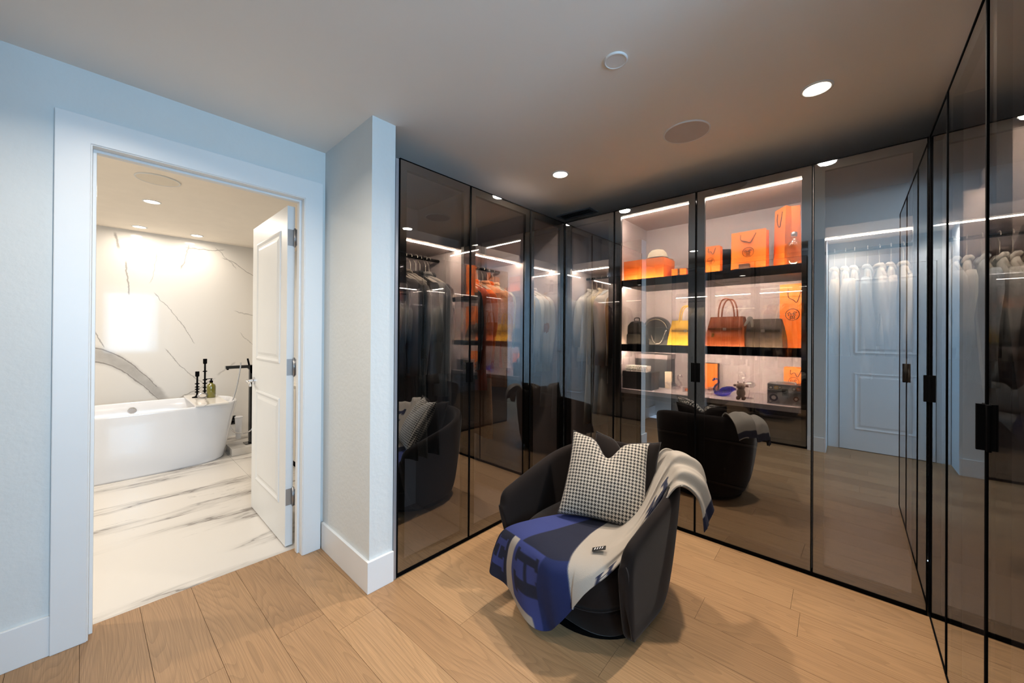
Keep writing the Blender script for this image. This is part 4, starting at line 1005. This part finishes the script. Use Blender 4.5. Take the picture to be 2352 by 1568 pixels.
# plush toy calf
t = thing('plush_toy', 'small grey-brown plush animal standing on the drawer top', 'toy', (-.535, 2.80, S3))
M_pl = mat('plush_grey', (122, 104, 92), .95, bump=.6, bscale=500, sheen=.3); M_pd = mat('plush_brown', (72, 44, 32), .95, bump=.6, bscale=500)
def blob(name, c, r, m, par):
    b = BM(); bmesh.ops.create_icosphere(b, subdivisions=3, radius=1)
    for v in b.verts: v.co = Vector((v.co.x*r[0]+c[0], v.co.y*r[1]+c[1], v.co.z*r[2]+c[2]))
    return obj(name, b, m, par, smooth=True)
blob('body', (0, 0, .045), (.026, .022, .032), M_pl, t); hd_ = blob('head', (0, -.006, .088), (.027, .024, .024), M_pl, t)
blob('muzzle', (0, -.026, .084), (.015, .010, .011), M_pd, hd_)
for s in (-1, 1):
    blob('ear', (s*.034, -.002, .092), (.010, .006, .008), M_pd, hd_); blob('horn', (s*.017, 0, .113), (.004, .004, .007), M_pd, hd_); blob('eye', (s*.010, -.028, .093), (.003, .003, .003), M_black, hd_)
    blob('leg', (s*.015, -.010, .011), (.011, .012, .013), M_pd, t)
    blob('leg', (s*.015, .012, .011), (.011, .012, .013), M_pd, t)
# crystal flamingo
t = thing('crystal_flamingo', 'clear crystal long-necked bird behind the plush animal', 'figurine', (-.51, 2.90, S3))
b = BM(); lathe(b, [(.032, 0), (.032, .004), (.02, .007)], 24); obj('foot_disc', b, M_clear, t)
b = BM(); tube(b, [(.0, 0, .006), (.006, 0, .045), (.0, 0, .075)], .003, 6); obj('leg', b, M_clear, t, smooth=True)
blob('body', (.008, 0, .092), (.034, .02, .022), M_clear, t)
b = BM(); tube(b, cr([(-.02, 0, .10), (-.036, 0, .125), (-.018, 0, .15), (-.028, 0, .172), (-.05, 0, .165), (-.052, 0, .15)], 6), .005, 8); obj('neck', b, M_clear, t, smooth=True)
# metal case
t = thing('metal_case', 'silver metal vanity case with round stickers and black latch', 'case', (-.30, 2.83, S3))
M_cs = mat('brushed_case', (150, 142, 136), .35, metal=.55, noise=.3, scale=26)
boxo('case_body', -.088, .088, -.06, .06, 0, .078, M_cs, t, bevel=.002); boxo('lid', -.088, .088, -.06, .06, .081, .122, M_cs, t, bevel=.002)
for z0, z1 in ((0, .006), (.072, .0785), (.0805, .087), (.117, .1235)): boxo('edge_rail', -.0895, .0895, -.0615, .0615, z0, z1, M_steel, t, bevel=.001)
lc = boxo('latch', -.014, .018, -.070, -.0605, .058, .098, M_bk, t, bevel=.003)
b = BM(); tube(b, [(.002+.011*math.cos(2*pi*k/16), -.071, .078+.011*math.sin(2*pi*k/16)) for k in range(16)], .002, 5, closed=True); obj('latch_ring', b, M_gun, lc)
b = BM(); tube(b, cr([(-.045, 0, .123), (-.042, 0, .133), (.042, 0, .133), (.045, 0, .123)], 5), .004, 7); obj('carry_handle', b, M_steel, t, smooth=True)
for k, (x, z, r, c_) in enumerate(((-.07, .10, .012, (70, 66, 60)), (-.042, .102, .011, (214, 160, 60)), (-.024, .104, .010, (110, 100, 94)), (.045, .10, .012, (96, 84, 76)), (.066, .101, .010, (220, 110, 60)), (-.055, .04, .022, (58, 54, 52)), (-.072, .016, .011, (120, 112, 108)), (.055, .042, .014, (104, 62, 40)), (.075, .03, .013, (150, 140, 132)))):
    b = BM(); lathe(b, [(r, 0), (r, .001)], 18, M4=Matrix.Translation((x, -.0605, z)) @ Matrix.Rotation(pi/2, 4, 'X')); st = obj('sticker', b, mat('sticker_%d' % k, c_, .5), t)
    b = BM(); lathe(b, [(r*.55, .001), (r*.55, .0015)], 16, M4=Matrix.Translation((x, -.0605, z)) @ Matrix.Rotation(pi/2, 4, 'X')); obj('sticker_centre', b, mat('sticker_core', (176, 166, 156), .5), st)
paper_bag('small orange paper shopping bag behind the metal case on the drawer top', (-.265, 3.02, S3), .125, .075, .215, -.05, emb=(-.01, .125, .027), hr=.62)
